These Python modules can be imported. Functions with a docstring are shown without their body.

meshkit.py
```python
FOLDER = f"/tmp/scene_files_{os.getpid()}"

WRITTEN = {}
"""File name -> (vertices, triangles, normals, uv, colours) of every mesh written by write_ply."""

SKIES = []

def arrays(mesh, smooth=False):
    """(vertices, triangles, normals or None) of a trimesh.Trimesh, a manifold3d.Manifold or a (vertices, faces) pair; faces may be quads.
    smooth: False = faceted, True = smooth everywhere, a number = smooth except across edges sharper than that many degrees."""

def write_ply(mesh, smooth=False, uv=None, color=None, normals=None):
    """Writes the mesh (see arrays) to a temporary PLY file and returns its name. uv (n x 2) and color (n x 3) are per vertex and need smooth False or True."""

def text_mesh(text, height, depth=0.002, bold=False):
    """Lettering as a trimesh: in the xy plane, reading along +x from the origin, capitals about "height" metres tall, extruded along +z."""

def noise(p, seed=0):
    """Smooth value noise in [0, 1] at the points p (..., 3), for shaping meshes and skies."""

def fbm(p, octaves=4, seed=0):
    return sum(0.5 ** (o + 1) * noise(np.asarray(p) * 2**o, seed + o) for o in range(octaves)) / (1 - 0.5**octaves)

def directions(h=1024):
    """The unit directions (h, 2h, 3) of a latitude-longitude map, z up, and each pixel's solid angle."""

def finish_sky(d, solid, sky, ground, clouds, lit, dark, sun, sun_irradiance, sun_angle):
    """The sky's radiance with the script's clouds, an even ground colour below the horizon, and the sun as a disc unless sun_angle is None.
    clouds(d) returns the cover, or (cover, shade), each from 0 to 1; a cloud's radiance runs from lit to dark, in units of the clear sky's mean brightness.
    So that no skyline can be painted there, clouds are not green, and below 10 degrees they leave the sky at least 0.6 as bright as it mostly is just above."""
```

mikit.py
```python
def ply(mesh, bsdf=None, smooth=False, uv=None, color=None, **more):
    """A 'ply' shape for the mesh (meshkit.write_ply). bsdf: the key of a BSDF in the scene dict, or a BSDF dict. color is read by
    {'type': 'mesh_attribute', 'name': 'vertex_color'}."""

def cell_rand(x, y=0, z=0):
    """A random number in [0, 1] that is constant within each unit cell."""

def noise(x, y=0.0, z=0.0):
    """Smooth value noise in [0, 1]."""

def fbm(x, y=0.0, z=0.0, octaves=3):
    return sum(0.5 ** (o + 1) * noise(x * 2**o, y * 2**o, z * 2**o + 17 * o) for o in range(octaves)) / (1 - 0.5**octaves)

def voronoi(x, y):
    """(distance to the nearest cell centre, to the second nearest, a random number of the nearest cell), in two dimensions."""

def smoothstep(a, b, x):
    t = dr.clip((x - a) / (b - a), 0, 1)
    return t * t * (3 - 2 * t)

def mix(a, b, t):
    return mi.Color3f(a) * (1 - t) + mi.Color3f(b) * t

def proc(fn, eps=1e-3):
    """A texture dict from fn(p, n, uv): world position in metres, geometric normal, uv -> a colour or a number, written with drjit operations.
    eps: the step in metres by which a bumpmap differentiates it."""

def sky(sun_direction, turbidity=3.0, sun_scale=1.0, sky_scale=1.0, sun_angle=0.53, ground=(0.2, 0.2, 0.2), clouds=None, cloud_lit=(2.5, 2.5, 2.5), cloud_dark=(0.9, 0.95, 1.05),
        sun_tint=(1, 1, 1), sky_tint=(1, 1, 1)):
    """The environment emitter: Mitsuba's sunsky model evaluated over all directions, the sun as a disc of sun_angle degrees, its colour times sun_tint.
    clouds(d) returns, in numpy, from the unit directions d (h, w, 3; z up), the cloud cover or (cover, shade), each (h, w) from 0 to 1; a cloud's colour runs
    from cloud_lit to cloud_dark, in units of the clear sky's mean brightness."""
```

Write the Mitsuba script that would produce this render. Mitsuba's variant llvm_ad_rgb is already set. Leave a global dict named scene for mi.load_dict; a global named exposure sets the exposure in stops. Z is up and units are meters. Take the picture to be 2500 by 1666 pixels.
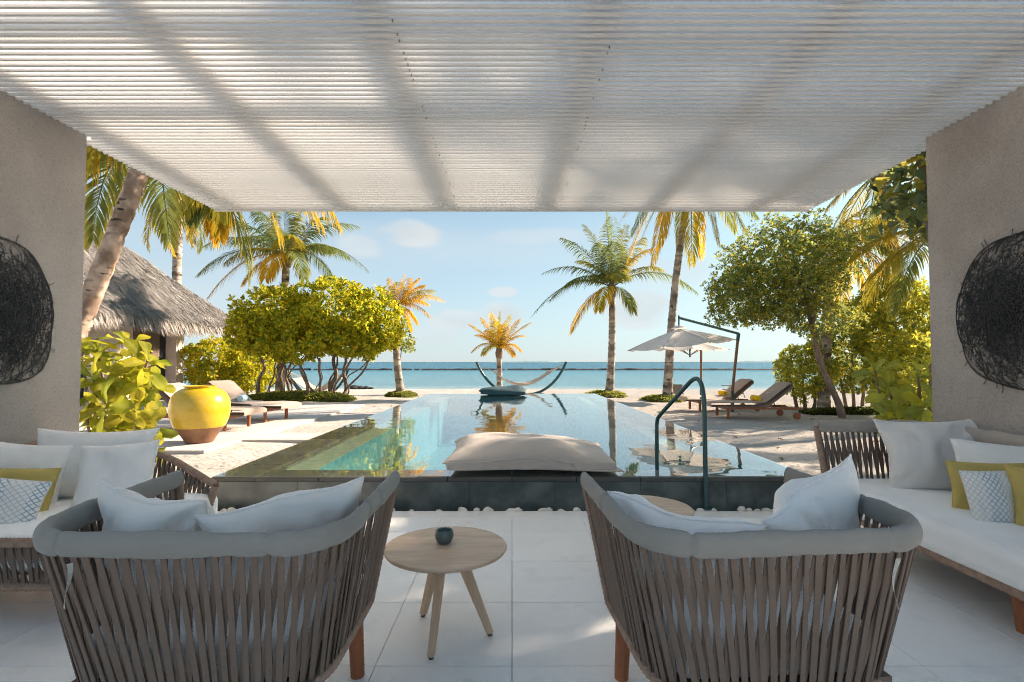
import math, random
import numpy as np, trimesh, drjit as dr, mitsuba as mi, mikit, meshkit
from mikit import proc, noise, fbm, voronoi, cell_rand, smoothstep, mix

T = mi.ScalarTransform4f
scene, labels = {}, {}
PI = math.pi
# ------------------------------------------------------------------ camera, sky, exposure
EYE = np.array([0, 0, 1.25])
PITCH, SHIFT, FOC = math.radians(1.8), 11.7, 1250.0          # focal length and shift for a 2500 pixel wide frame
scene['camera'] = {'type': 'perspective', 'fov': 90.0, 'fov_axis': 'x', 'near_clip': 0.05, 'far_clip': 30000.0,
                   'principal_point_offset_y': -SHIFT / 1666.0,
                   'to_world': T().look_at(origin=EYE.tolist(), target=[0, math.cos(PITCH), 1.25 + math.sin(PITCH)], up=[0, 0, 1])}
exposure = 3.2
SUN = (0.78, 0.38, 0.47)


def sky_clouds(d):
    az = np.degrees(np.arctan2(d[..., 0], d[..., 1]))
    el = np.degrees(np.arcsin(np.clip(d[..., 2], -1, 1)))
    w = meshkit.fbm(np.stack([az * 0.22, el * 0.55, az * 0], -1), 5, 3)
    puff = meshkit.fbm(np.stack([az * 0.10, el * 0.26, az * 0 + 7], -1), 4, 9)
    veil = meshkit.fbm(np.stack([az * 0.03, el * 0.16, az * 0 + 3], -1), 4, 21)
    cov = 0 * az
    for a, e, sa, se, k in ((-11.5, 13.8, 3.8, 1.5, 1.0), (-16.5, 12.3, 2.6, 1.3, 0.6), (-1.0, 7.8, 1.6, .55, .85), (-6.2, 4.6, 3.4, 1.2, .75), (-0.8, 5.2, 2.6, 1.5, .85),
                            (14.0, 5.8, 4.0, 2.1, .8), (-8.6, 2.8, 3.5, 1.0, .5), (17.5, 9.5, 5, 2.0, .5), (2.5, 13.8, 5.5, .9, .35)):
        g = np.exp(-((az - a) / sa) ** 2 - ((el - e) / se) ** 2)
        cov = np.maximum(cov, k * np.clip((g * (0.25 + 1.5 * w) - 0.30) / 0.30, 0, 1))
    glob = np.clip((puff - 0.60) / 0.16, 0, 1) * 0.7 * np.clip((el - 17) / 8, 0, 1)
    thin = 0.05 + 0.20 * np.exp(-np.clip(el, 0, 90) / 28.0) + np.clip((veil - 0.40) / 0.4, 0, 1) * 0.30
    low = 0.62 * np.exp(-np.clip(el, 0, 90) / 12.0)
    shade = np.clip(0.5 - (w - 0.5) * 2.5, 0, 1) * 0.5
    return np.clip(1 - (1 - cov * 0.92) * (1 - glob) * (1 - thin) * (1 - low), 0, 0.96), shade * np.clip(cov + glob, 0, 1)


scene['sky'] = mikit.sky(SUN, turbidity=4, sun_scale=1.32, sky_scale=0.54, sun_angle=0.9, ground=(.35, .33, .3), clouds=sky_clouds,
                         cloud_lit=(1.72, 1.84, 1.88), cloud_dark=(1.35, 1.46, 1.52), sun_tint=(.92, .955, 1.13), sky_tint=(.77, 1.03, 1.06))


# ------------------------------------------------------------------ helpers
def ray(px, py):                                  # a direction of the photograph, in its 2353 pixel wide reading, used to measure the place
    x, y = (px * 1.0625 - 1250) / FOC, (833 + SHIFT - py * 1.0625) / FOC
    c, s = math.cos(PITCH), math.sin(PITCH)
    return np.array([x, c - y * s, s + y * c])


def at(px, py, depth):
    d = ray(px, py)
    return EYE + d * (depth / d[1])


def hit(px, py, z):
    d = ray(px, py)
    return EYE + d * ((z - EYE[2]) / d[2])


def gz(y):
    return -0.03 - 0.0335 * np.maximum(0, np.asarray(y, float) - 17) - 0.0


def ghit(px, py):
    z = -0.03
    for _ in range(40):
        p = hit(px, py, z)
        z = 0.5 * z + 0.5 * float(gz(p[1]))
    return p


def numbered(k):
    if k not in used:
        used.add(k)
        return k
    i = 1
    while f'{k}_{i:03d}' in used:
        i += 1
    used.add(f'{k}_{i:03d}')
    return f'{k}_{i:03d}'


used = set()


def thing(name, label=None, cat=None, group=None, kind=None):
    k = numbered(name)
    e = {a: b for a, b in (('label', label), ('category', cat), ('group', group), ('kind', kind)) if b}
    if e:
        labels[k] = e
    return k


def put(key, mesh, bsdf, smooth=False, **more):
    scene[key] = mikit.ply(mesh, bsdf, smooth=smooth, **more)
    return key


def part(parent, name, mesh, bsdf, smooth=False, label=None, kind=None, **more):
    k = numbered(parent + '__' + name)
    if label or kind:
        labels[k] = {a: b for a, b in (('label', label), ('kind', kind)) if b}
    return put(k, mesh, bsdf, smooth, **more)


def tm(v, f):
    f = np.asarray(f, int)
    if f.shape[1] == 4:
        f = np.vstack([f[:, [0, 1, 2]], f[:, [0, 2, 3]]])
    return trimesh.Trimesh(np.asarray(v, float), f, process=False)


def cat(ms):
    return trimesh.util.concatenate(ms)


def box(x0, x1, y0, y1, z0, z1, b=0.0):
    if b <= 0:
        m = trimesh.creation.box((x1 - x0, y1 - y0, z1 - z0))
        m.apply_translation([(x0 + x1) / 2, (y0 + y1) / 2, (z0 + z1) / 2])
        return m
    pts = []
    for sx in (0, 1):
        for sy in (0, 1):
            for sz in (0, 1):
                c = np.array([(x0, x1)[sx], (y0, y1)[sy], (z0, z1)[sz]])
                s = np.array([1 - 2 * sx, 1 - 2 * sy, 1 - 2 * sz]) * b
                for k in range(3):
                    o = s.copy()
                    o[k] = 0
                    pts.append(c + o)
    return trimesh.Trimesh(np.array(pts)).convex_hull


def xf(m, pos=(0, 0, 0), yaw=0, tilt=0, roll=0):
    m = m.copy()
    R = trimesh.transformations.euler_matrix(math.radians(tilt), math.radians(roll), math.radians(yaw), 'sxyz')
    m.apply_transform(R)
    m.apply_translation(pos)
    return m


def frames(P, up=None):
    P = np.asarray(P, float)
    t = np.gradient(P, axis=0)
    t /= np.linalg.norm(t, axis=1, keepdims=True) + 1e-12
    if up is None:
        a = np.array([0, 0, 1.0]) if abs(t[0, 2]) < 0.9 else np.array([1.0, 0, 0])
        out = []
        for k in range(len(P)):
            a = a - t[k] * (a @ t[k])
            a /= np.linalg.norm(a) + 1e-12
            out.append(a.copy())
        u = np.array(out)
    else:
        u = np.broadcast_to(np.asarray(up, float), P.shape).copy()
        u -= t * (u * t).sum(1, keepdims=True)
        u /= np.linalg.norm(u, axis=1, keepdims=True) + 1e-12
    return t, np.cross(t, u), u


def sweep(P, prof, up=None, scale=1.0, closed=False):
    """prof (m x 2) swept along P: first column sideways, second along up."""
    P, prof = np.asarray(P, float), np.asarray(prof, float)
    t, s, u = frames(P, up)
    n, m = len(P), len(prof)
    sc = np.broadcast_to(np.asarray(scale, float), (n,))[:, None, None]
    v = P[:, None] + sc * (prof[None, :, :1] * s[:, None] + prof[None, :, 1:] * u[:, None])
    i, j = np.meshgrid(np.arange(n if closed else n - 1), np.arange(m), indexing='ij')
    i2 = (i + 1) % n
    q = np.stack([i * m + j, i2 * m + j, i2 * m + (j + 1) % m, i * m + (j + 1) % m], -1).reshape(-1, 4)
    f = np.vstack([q[:, [0, 2, 1]], q[:, [0, 3, 2]]])
    v = v.reshape(-1, 3)
    if not closed:
        v = np.vstack([v, P[:1], P[-1:]])
        k = np.arange(m)
        f = np.vstack([f, np.stack([k * 0 + n * m, k, (k + 1) % m], 1), np.stack([k * 0 + n * m + 1, (n - 1) * m + (k + 1) % m, (n - 1) * m + k], 1)])
    return tm(v, f)


def circle(r, m=10, ry=None):
    a = np.arange(m) * 2 * PI / m
    return np.stack([np.cos(a) * r, np.sin(a) * (ry or r)], 1)


def tube(P, r, m=8, closed=False):
    r = np.asarray(r, float)
    return sweep(P, circle(1.0, m), None, r, closed)


def lathe(prof, m=40):
    prof = np.asarray(prof, float)
    a = np.arange(m) * 2 * PI / m
    v = np.stack([prof[:, None, 0] * np.cos(a), prof[:, None, 0] * np.sin(a), prof[:, None, 1] + 0 * a], -1).reshape(-1, 3)
    i, j = np.meshgrid(np.arange(len(prof) - 1), np.arange(m), indexing='ij')
    q = np.stack([i * m + j, i * m + (j + 1) % m, (i + 1) * m + (j + 1) % m, (i + 1) * m + j], -1).reshape(-1, 4)
    return tm(v, q)


def bez(p0, p1, p2, n=16):
    t = np.linspace(0, 1, n)[:, None]
    return (1 - t) ** 2 * np.asarray(p0) + 2 * t * (1 - t) * np.asarray(p1) + t ** 2 * np.asarray(p2)


def resample(P, n):
    P = np.asarray(P, float)
    s = np.concatenate([[0], np.cumsum(np.linalg.norm(np.diff(P, axis=0), axis=1))])
    q = np.linspace(0, s[-1], n)
    return np.stack([np.interp(q, s, P[:, k]) for k in range(P.shape[1])], 1)


def smooth_path(P, n, it=2):
    P = np.asarray(P, float)
    for _ in range(it):                           # Chaikin
        Q = [P[0]]
        for a, b in zip(P[:-1], P[1:]):
            Q += [a * .75 + b * .25, a * .25 + b * .75]
        P = np.array(Q + [P[-1]])
    return resample(P, n)


def round_path(P, r, n):
    P = [np.asarray(p, float) for p in P]
    out = [P[0]]
    for a, b, c in zip(P[:-2], P[1:-1], P[2:]):
        u, w = a - b, c - b
        ra = min(r, np.linalg.norm(u[:2]) * .49, np.linalg.norm(w[:2]) * .49)
        out += list(bez(b + u / np.linalg.norm(u) * ra, b, b + w / np.linalg.norm(w) * ra, 12))
    return resample(np.array(out + [P[-1]]), n)


def rbox(w, d, h, r, n=14, puff=0.0):
    half = np.array([w, d, h]) / 2
    g = np.linspace(-1, 1, n)
    g = np.sign(g) * (1 - (1 - abs(g)) ** 1.6)
    a, b = np.meshgrid(g, g, indexing='ij')
    o = np.ones_like(a)
    vs, fs, k = [], [], 0
    i, j = np.meshgrid(np.arange(n - 1), np.arange(n - 1), indexing='ij')
    q = np.stack([i * n + j, (i + 1) * n + j, (i + 1) * n + j + 1, i * n + j + 1], -1).reshape(-1, 4)
    for fc, fl in (((a, b, o), 0), ((a, b, -o), 1), ((a, o, b), 1), ((a, -o, b), 0), ((o, a, b), 0), ((-o, a, b), 1)):
        vs.append(np.stack(fc, -1).reshape(-1, 3) * half)
        fs.append((q[:, ::-1] if fl else q) + k)
        k += n * n
    v = np.vstack(vs)
    inner = np.maximum(half - r, 0)
    c = np.clip(v, -inner, inner)
    dd = v - c
    v = c + dd / (np.linalg.norm(dd, axis=1, keepdims=True) + 1e-9) * r
    if puff:
        m = (1 - (v[:, 0] / half[0]) ** 2) * (1 - (v[:, 1] / half[1]) ** 2)
        v[:, 2] += np.sign(v[:, 2]) * puff * np.clip(m, 0, 1) ** .5 * (abs(v[:, 2]) / half[2])
    m = tm(v, np.vstack(fs))
    m.merge_vertices(digits_vertex=6)
    return m


def pillow(w, h, t, seed=0, pinch=.10, wr=.012, n=44):
    g = np.linspace(-1, 1, n)
    g = np.sign(g) * (1 - (1 - abs(g)) ** 1.7)
    u, v = np.meshgrid(g, g, indexing='ij')
    X = w / 2 * u * (1 - pinch * (1 - v ** 2) * abs(u) ** 3)
    Y = h / 2 * v * (1 - pinch * (1 - u ** 2) * abs(v) ** 3)
    env = np.clip((1 - u ** 2) * (1 - v ** 2), 0, 1)
    vs, fs = [], []
    i, j = np.meshgrid(np.arange(n - 1), np.arange(n - 1), indexing='ij')
    q = np.stack([i * n + j, (i + 1) * n + j, (i + 1) * n + j + 1, i * n + j + 1], -1).reshape(-1, 4)
    ang = np.arctan2(v, u)
    for side in (1, -1):
        P = np.stack([X / w * 6 + seed * 3.1, Y / h * 2.2 + side, Y * 0 + seed], -1)
        wrk = (meshkit.fbm(P, 4, seed) - .5) * 2 * wr
        rad = (meshkit.noise(np.stack([ang * 5.0, np.hypot(u, v) * .8, u * 0 + seed + side], -1)) - .5) * wr * 1.8 * np.clip(np.hypot(u, v) - .35, 0, 1)
        crease = (0.5 - abs(meshkit.noise(np.stack([(X + .6 * Y) / w * 5 + seed, (Y - .4 * X) / h * 1.6, u * 0 + 5 * seed], -1)) - .5) * 2) * wr * .9
        Z = side * (t / 2 * env ** .45) + side * (wrk + rad + crease) * env ** .3
        sway = (meshkit.noise(np.stack([u * 1.3 + seed, v * 1.3, u * 0 + 2], -1)) - .5) * t * .35
        vs.append(np.stack([X, Y, Z + sway], -1).reshape(-1, 3))
        fs.append((q if side > 0 else q[:, ::-1]) + (0 if side > 0 else n * n))
    return tm(np.vstack(vs), np.vstack(fs))


def upright(m, pos, yaw=0, lean=12, roll=0):
    """a pillow that stands on its edge: first its face to -y, rolled in its plane, leaned back (away from the viewer), then turned about z"""
    m = m.copy()
    R = trimesh.transformations.rotation_matrix
    for a, ax in ((90, [1, 0, 0]), (roll, [0, 1, 0]), (-lean, [1, 0, 0]), (yaw, [0, 0, 1])):
        m.apply_transform(R(math.radians(a), ax))
    m.apply_translation(pos)
    return m


def instances(tv, tf, R, pos, scl):
    """template (tv, tf) under n rotations, places and scales -> one mesh"""
    v = np.einsum('nij,kj->nki', R, tv) * np.reshape(scl, (-1, 1, 1)) + pos[:, None]
    f = (tf[None] + (np.arange(len(pos)) * len(tv))[:, None, None]).reshape(-1, 3)
    return v.reshape(-1, 3), f


def unit(a):
    return a / (np.linalg.norm(a, axis=-1, keepdims=True) + 1e-12)


def frame_of(fwd, up):
    fwd = unit(fwd)
    s = unit(np.cross(fwd, up))
    n = np.cross(s, fwd)
    return np.stack([s, fwd, n], -1)


LEAF_V = np.array([[0, 0, 0], [-.27, .38, .05], [.27, .38, .05], [-.5, .74, .06], [.5, .74, .06], [0, 1, -.06], [0, .4, 0], [0, .76, 0.0]])
LEAF_F = np.array([[0, 6, 1], [0, 2, 6], [1, 6, 7], [1, 7, 3], [6, 2, 4], [6, 4, 7], [3, 7, 5], [7, 4, 5]])
# ------------------------------------------------------------------ materials
def rgb(*c):
    return {'type': 'rgb', 'value': [float(x) for x in c]}


def mat(key, color, rough=.6, bump=None, bscale=.002, two=True, eps=1e-3, **more):
    b = {'type': 'principled', 'base_color': color if isinstance(color, dict) else rgb(*color), 'roughness': rough, 'specular': more.pop('specular', .4), **more}
    if bump is not None:
        b = {'type': 'bumpmap', 'tex': proc(bump, eps), 'scale': bscale, 'bsdf': b}
    scene[key] = {'type': 'twosided', 'bsdf': b} if two else b


mat('m_plaster', proc(lambda p, n, uv: mix((.30, .272, .25), (.47, .43, .40), smoothstep(.2, .8, fbm(p.y * 3 + p.x, p.z * 2.2, p.x, 4)) * .6 + .4 * noise(p.y * 130, p.z * 130, p.x * 90))
                      * (1 - .14 * smoothstep(.55, .8, noise(p.y * 160, p.z * 160, p.x * 40)))), .9,
    bump=lambda p, n, uv: noise(p.y * 150 + p.x * 150, p.z * 150) + .5 * noise(p.y * 60 + p.x * 60, p.z * 60, 3), bscale=.0025)
mat('m_tile', proc(lambda p, n, uv: mix((.775, .77, .755), (.84, .835, .82), fbm(p.x * 2.5, p.y * 2.5, 4) * .8 + .2 * cell_rand(dr.floor(p.x / .563), dr.floor((p.y - .488) / .553)))
                   * (1 - .05 * smoothstep(.62, .8, fbm(p.x * 9, p.y * 9, 8)) - .04 * noise(p.x * 140, p.y * 140, 3))), .42, specular=.35,
    bump=lambda p, n, uv: noise(p.x * 60, p.y * 60, 2), bscale=.0003)
mat('m_grout', (.60, .60, .58), .9)
mat('m_slat', proc(lambda p, n, uv: mix((.60, .605, .605), (.66, .665, .665), noise(p.x * .7, p.y * 19.6, 3))), .5)
scene['m_sheet'] = {'type': 'principledthin', 'base_color': rgb(.97, .97, .97), 'roughness': .9, 'diff_trans': 1.72, 'spec_trans': 0.0, 'eta': 1.3}
scene['m_cloth'] = {'type': 'principledthin', 'base_color': rgb(.98, .98, .97), 'roughness': .9, 'diff_trans': 1.9, 'spec_trans': 0.0, 'eta': 1.2}
mat('m_beam', (.34, .34, .34), .6)
mat('m_pin', (.06, .05, .045), .6)


def stone(p, n, uv):
    w = fbm(p.x * 5, p.y * 5, p.z * 5, 4)
    streak = fbm(p.x * 22, p.y * 5, p.z * 2.0)
    return mix((.028, .045, .047), (.085, .105, .103), smoothstep(.3, .75, w)) * (.75 + .5 * streak)


mat('m_stone', proc(stone), .3, specular=.5, bump=lambda p, n, uv: fbm(p.x * 40, p.y * 40, p.z * 40), bscale=.0012)
mat('m_coping', proc(lambda p, n, uv: mix((.038, .042, .040), (.085, .088, .082), fbm(p.x * 3, p.y * 3, 5) * .7 + 1.0 * cell_rand(dr.floor((p.y - 4.44) / .55), dr.floor(p.x / .53), 3) - .35)), .4,
    bump=lambda p, n, uv: fbm(p.x * 40, p.y * 40, 2), bscale=.001)


def mosaic(p, n, uv):
    a = cell_rand(dr.floor(p.x / .06), dr.floor(p.y / .06), dr.floor(p.z / .06))
    deep = mix((.018, .125, .15), (.07, .26, .28), .55 * a + .45 * fbm(p.x * 2, p.y * 2, p.z))
    return deep


mat('m_mosaic', proc(mosaic), .5)
mat('m_shelf', proc(lambda p, n, uv: mix((.12, .185, .135), (.22, .29, .21), .5 * cell_rand(dr.floor(p.x / .06), dr.floor(p.y / .06), dr.floor(p.z / .06)) + .5 * fbm(p.x * 4, p.y * 4, p.z * 4))), .5)
scene['m_water'] = {'type': 'thindielectric', 'int_ior': 1.32, 'ext_ior': 1.0}


def sand(p, n, uv):
    f = fbm(p.x * .8, p.y * .8, 1.0, 4)
    speck = smoothstep(.80, .9, noise(p.x * 26, p.y * 26, 5)) * smoothstep(.45, .7, fbm(p.x * 1.4, p.y * 1.4, 9.0))
    c = mix((.345, .315, .285), (.43, .40, .365), f + .25 * (noise(p.x * 70, p.y * 70, 2) - .5))
    wet = smoothstep(-.52, -.74, p.z)
    return mix(c * (1 - .4 * speck), (.45, .42, .36), wet * .7)


mat('m_sand', proc(sand), .95, specular=.2, bump=lambda p, n, uv: fbm(p.x * 3.0, p.y * 3.0, 1.0, 4) + .3 * noise(p.x * 28, p.y * 28, 3), bscale=.05, eps=4e-3)


def sea_col(p, n, uv):
    w = fbm(p.x * .02, p.y * .05, 2.0)
    near = smoothstep(34, 44, p.y)
    deep = smoothstep(90, 125, p.y + 14 * (w - .5))
    c = mix((.28, .34, .34), (.10, .205, .24), near)
    c = mix(c, (.062, .18, .225), smoothstep(50, 92, p.y))
    return mix(c, (.010, .095, .145), deep)


mat('m_sea', proc(sea_col), .22, specular=.28, bump=lambda p, n, uv: fbm(p.x * .5, p.y * 1.6, 1.0, 4) + .35 * noise(p.x * 3, p.y * 7, 3), bscale=.16, eps=2e-2)
mat('m_rock', proc(lambda p, n, uv: mix((.02, .022, .022), (.07, .07, .065), fbm(p.x * 2, p.y * 2, p.z * 6))), .8)
mat('m_hazed_isle', proc(lambda p, n, uv: mix((.16, .24, .27), (.22, .30, .32), noise(p.x * .01, p.y * .01, p.z * .1))), 1.0)  # distance haze put into the island colour as a pale blue-grey
scene['m_leaf'] = {'type': 'principledthin', 'base_color': {'type': 'mesh_attribute', 'name': 'vertex_color'}, 'roughness': .38, 'diff_trans': 1.2, 'spec_trans': 0.0, 'eta': 1.42}
scene['m_frond'] = {'type': 'principledthin', 'base_color': {'type': 'mesh_attribute', 'name': 'vertex_color'}, 'roughness': .4, 'diff_trans': 1.0, 'spec_trans': 0.0, 'eta': 1.4}


def palm_bark(p, n, uv):
    ring = noise(p.z * 13 + 1.5 * noise(p.x * 9, p.y * 9, p.z * 2), 1.0)
    blot = fbm(p.x * 6, p.y * 6, p.z * 5, 4)
    c = mix((.21, .175, .145), (.44, .38, .32), smoothstep(.25, .75, blot))
    return c * (.62 + .5 * smoothstep(.2, .5, ring)) * (1 - .7 * smoothstep(.74, .80, noise(p.x * 7, p.y * 7, p.z * 9)))


mat('m_palmbark', proc(palm_bark), .9, bump=lambda p, n, uv: noise(p.z * 26, p.x * 3, p.y * 3) + .5 * fbm(p.x * 20, p.y * 20, p.z * 20), bscale=.012)


def scarred(p, n, uv):
    b = fbm(p.x * 6, p.y * 6, p.z * 5, 4)
    c = mix((.20, .14, .105), (.50, .385, .305), smoothstep(.3, .7, b))
    c = mix(c, (.50, .29, .17), .6 * smoothstep(.58, .72, fbm(p.x * 3, p.y * 3, p.z * 3 + 9)))
    scar = smoothstep(.64, .74, noise(p.x * 9 + p.z * 6, p.y * 9, p.z * 20)) * smoothstep(.46, .62, fbm(p.x * 2, p.y * 2, p.z * 1.7 + 5))
    return c * (1 - .85 * scar)


mat('m_scarbark', proc(scarred), .9, bump=lambda p, n, uv: noise(p.z * 20, p.x * 4, p.y * 4) + .6 * fbm(p.x * 18, p.y * 18, p.z * 18), bscale=.015)
mat('m_bark', proc(lambda p, n, uv: mix((.10, .075, .06), (.30, .23, .18), fbm(p.x * 14, p.y * 14, p.z * 5, 4))), .9, bump=lambda p, n, uv: fbm(p.x * 30, p.y * 30, p.z * 12), bscale=.012)
scene['m_thatch'] = {'type': 'twosided', 'bsdf': {'type': 'principled', 'base_color': {'type': 'mesh_attribute', 'name': 'vertex_color'}, 'roughness': .9, 'specular': .2}}
mat('m_thatchbase', proc(lambda p, n, uv: mix((.11, .105, .10), (.29, .27, .25), fbm(p.y * 7, p.z * 2.5, p.x * 2.5, 4))), .95,
    bump=lambda p, n, uv: fbm(p.y * 14, p.z * 4, p.x * 4), bscale=.04)
mat('m_hutwall', (.66, .57, .51), .8)
mat('m_hutpanel', (.16, .115, .085), .5)
mat('m_glassdark', (.012, .016, .02), .08, specular=.6)


def weave(p, n, uv):
    f = fbm(p.x * 8, p.y * 8, p.z * 8, 3)
    return .5 + .25 * noise(p.x * 420, p.z * 420, p.y * 420) + .7 * f + .8 * abs(fbm(p.x * 5 + f, p.y * 5, p.z * 9, 3) - .5)


def fab(key, c, k=.08, rough=.85, bscale=.0035):
    lo, hi = [float(x * (1 - k)) for x in c], [float(min(x * (1 + k), .92)) for x in c]
    mat(key, proc(lambda p, n, uv: mix(lo, hi, fbm(p.x * 9, p.y * 9, p.z * 9) * .7 + .3 * noise(p.x * 300, p.y * 300, p.z * 300))), rough,
        bump=weave, bscale=bscale, specular=.2, sheen=.3)


fab('m_white', (.76, .755, .74))
fab('m_linen', (.70, .675, .645))
fab('m_seat', (.80, .80, .79), bscale=.002)
fab('m_sleeve', (.25, .245, .23))
fab('m_taupe', (.40, .355, .315))
fab('m_olive', (.50, .39, .125))
fab('m_lounge', (.42, .335, .28))
fab('m_towel', (.80, .50, .02), bscale=.006)
fab('m_bean', (.43, .39, .355))
fab('m_stripe_towel', (.45, .62, .70))


def pattern(p, n, uv):
    u, v = uv.x * 11, uv.y * 9
    a = abs(u + v - dr.floor(u + v) - .5)
    b = abs(u - v - dr.floor(u - v) - .5)
    line = dr.maximum(smoothstep(.13, .07, a), smoothstep(.13, .07, b))
    band = smoothstep(.18, .12, abs(uv.x - .42)) + smoothstep(.08, .05, abs(uv.x - .93))
    ink = mix((.50, .50, .48), (.17, .245, .32), dr.clip(band, 0, 1))
    return mix((.74, .75, .74), ink, line * .9)


mat('m_pattern', proc(pattern), .85, bump=weave, bscale=.003)
mat('m_strap', proc(lambda p, n, uv: mix((.125, .088, .068), (.18, .135, .108), noise(p.x * 40, p.y * 40, p.z * 6) * .6 + .4 * noise(p.x * 500, p.y * 500, p.z * 500))), .7,
    bump=lambda p, n, uv: noise(p.x * 700, p.y * 700, p.z * 700), bscale=.0006)
mat('m_rope', proc(lambda p, n, uv: mix((.25, .165, .12), (.38, .26, .20), noise(p.x * 40, p.y * 40, p.z * 40))), .75,
    bump=lambda p, n, uv: dr.sin((p.x + p.y + p.z) * 330), bscale=.0018)


def wood(c0, c1, fx, fy, fz):
    return lambda p, n, uv: mix(c0, c1, .7 * fbm(p.x * fx + 3 * noise(p.x * 2, p.y * 2, p.z * 2), p.y * fy, p.z * fz, 4) + .3 * noise(p.x * fx * 4, p.y * fy * 4, p.z * fz * 4))


mat('m_teak', proc(wood((.17, .055, .02), (.38, .135, .055), 30, 30, 4)), .45, bump=lambda p, n, uv: fbm(p.x * 90, p.y * 90, p.z * 10), bscale=.0008)
mat('m_oak', proc(wood((.40, .28, .185), (.62, .47, .345), 4, 34, 20)), .5, bump=lambda p, n, uv: fbm(p.x * 10, p.y * 120, p.z * 60), bscale=.0005)
mat('m_oakleg', proc(wood((.40, .27, .175), (.58, .43, .31), 40, 40, 4)), .5)
mat('m_rail', (.035, .085, .095), .28, metallic=.35, specular=.6)
mat('m_green', (.03, .10, .11), .4)
mat('m_glaze', proc(lambda p, n, uv: mix((.48, .30, .008), (.64, .44, .02), fbm(p.x * 4, p.y * 4, p.z * 2.5, 4)) * (1 - .12 * smoothstep(.74, .82, noise(p.x * 60, p.y * 60, p.z * 60)) - .12 * fbm(p.x * 14, p.y * 14, p.z * 60))), .22, clearcoat=.9, clearcoat_gloss=.95, specular=.6)
mat('m_clay', proc(lambda p, n, uv: mix((.12, .06, .035), (.30, .155, .085), fbm(p.x * 6, p.y * 6, p.z * 9, 4))), .55, bump=lambda p, n, uv: fbm(p.x * 40, p.y * 40, p.z * 60), bscale=.002)
mat('m_bowl', proc(lambda p, n, uv: mix((.05, .085, .09), (.11, .15, .155), fbm(p.x * 60, p.y * 60, p.z * 60))), .35, clearcoat=.5)
mat('m_wire', (.022, .024, .027), .5, specular=.5)
mat('m_pebble', proc(lambda p, n, uv: mix((.62, .58, .52), (.80, .77, .72), noise(p.x * 20, p.y * 20, p.z * 20))), .7)
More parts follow.
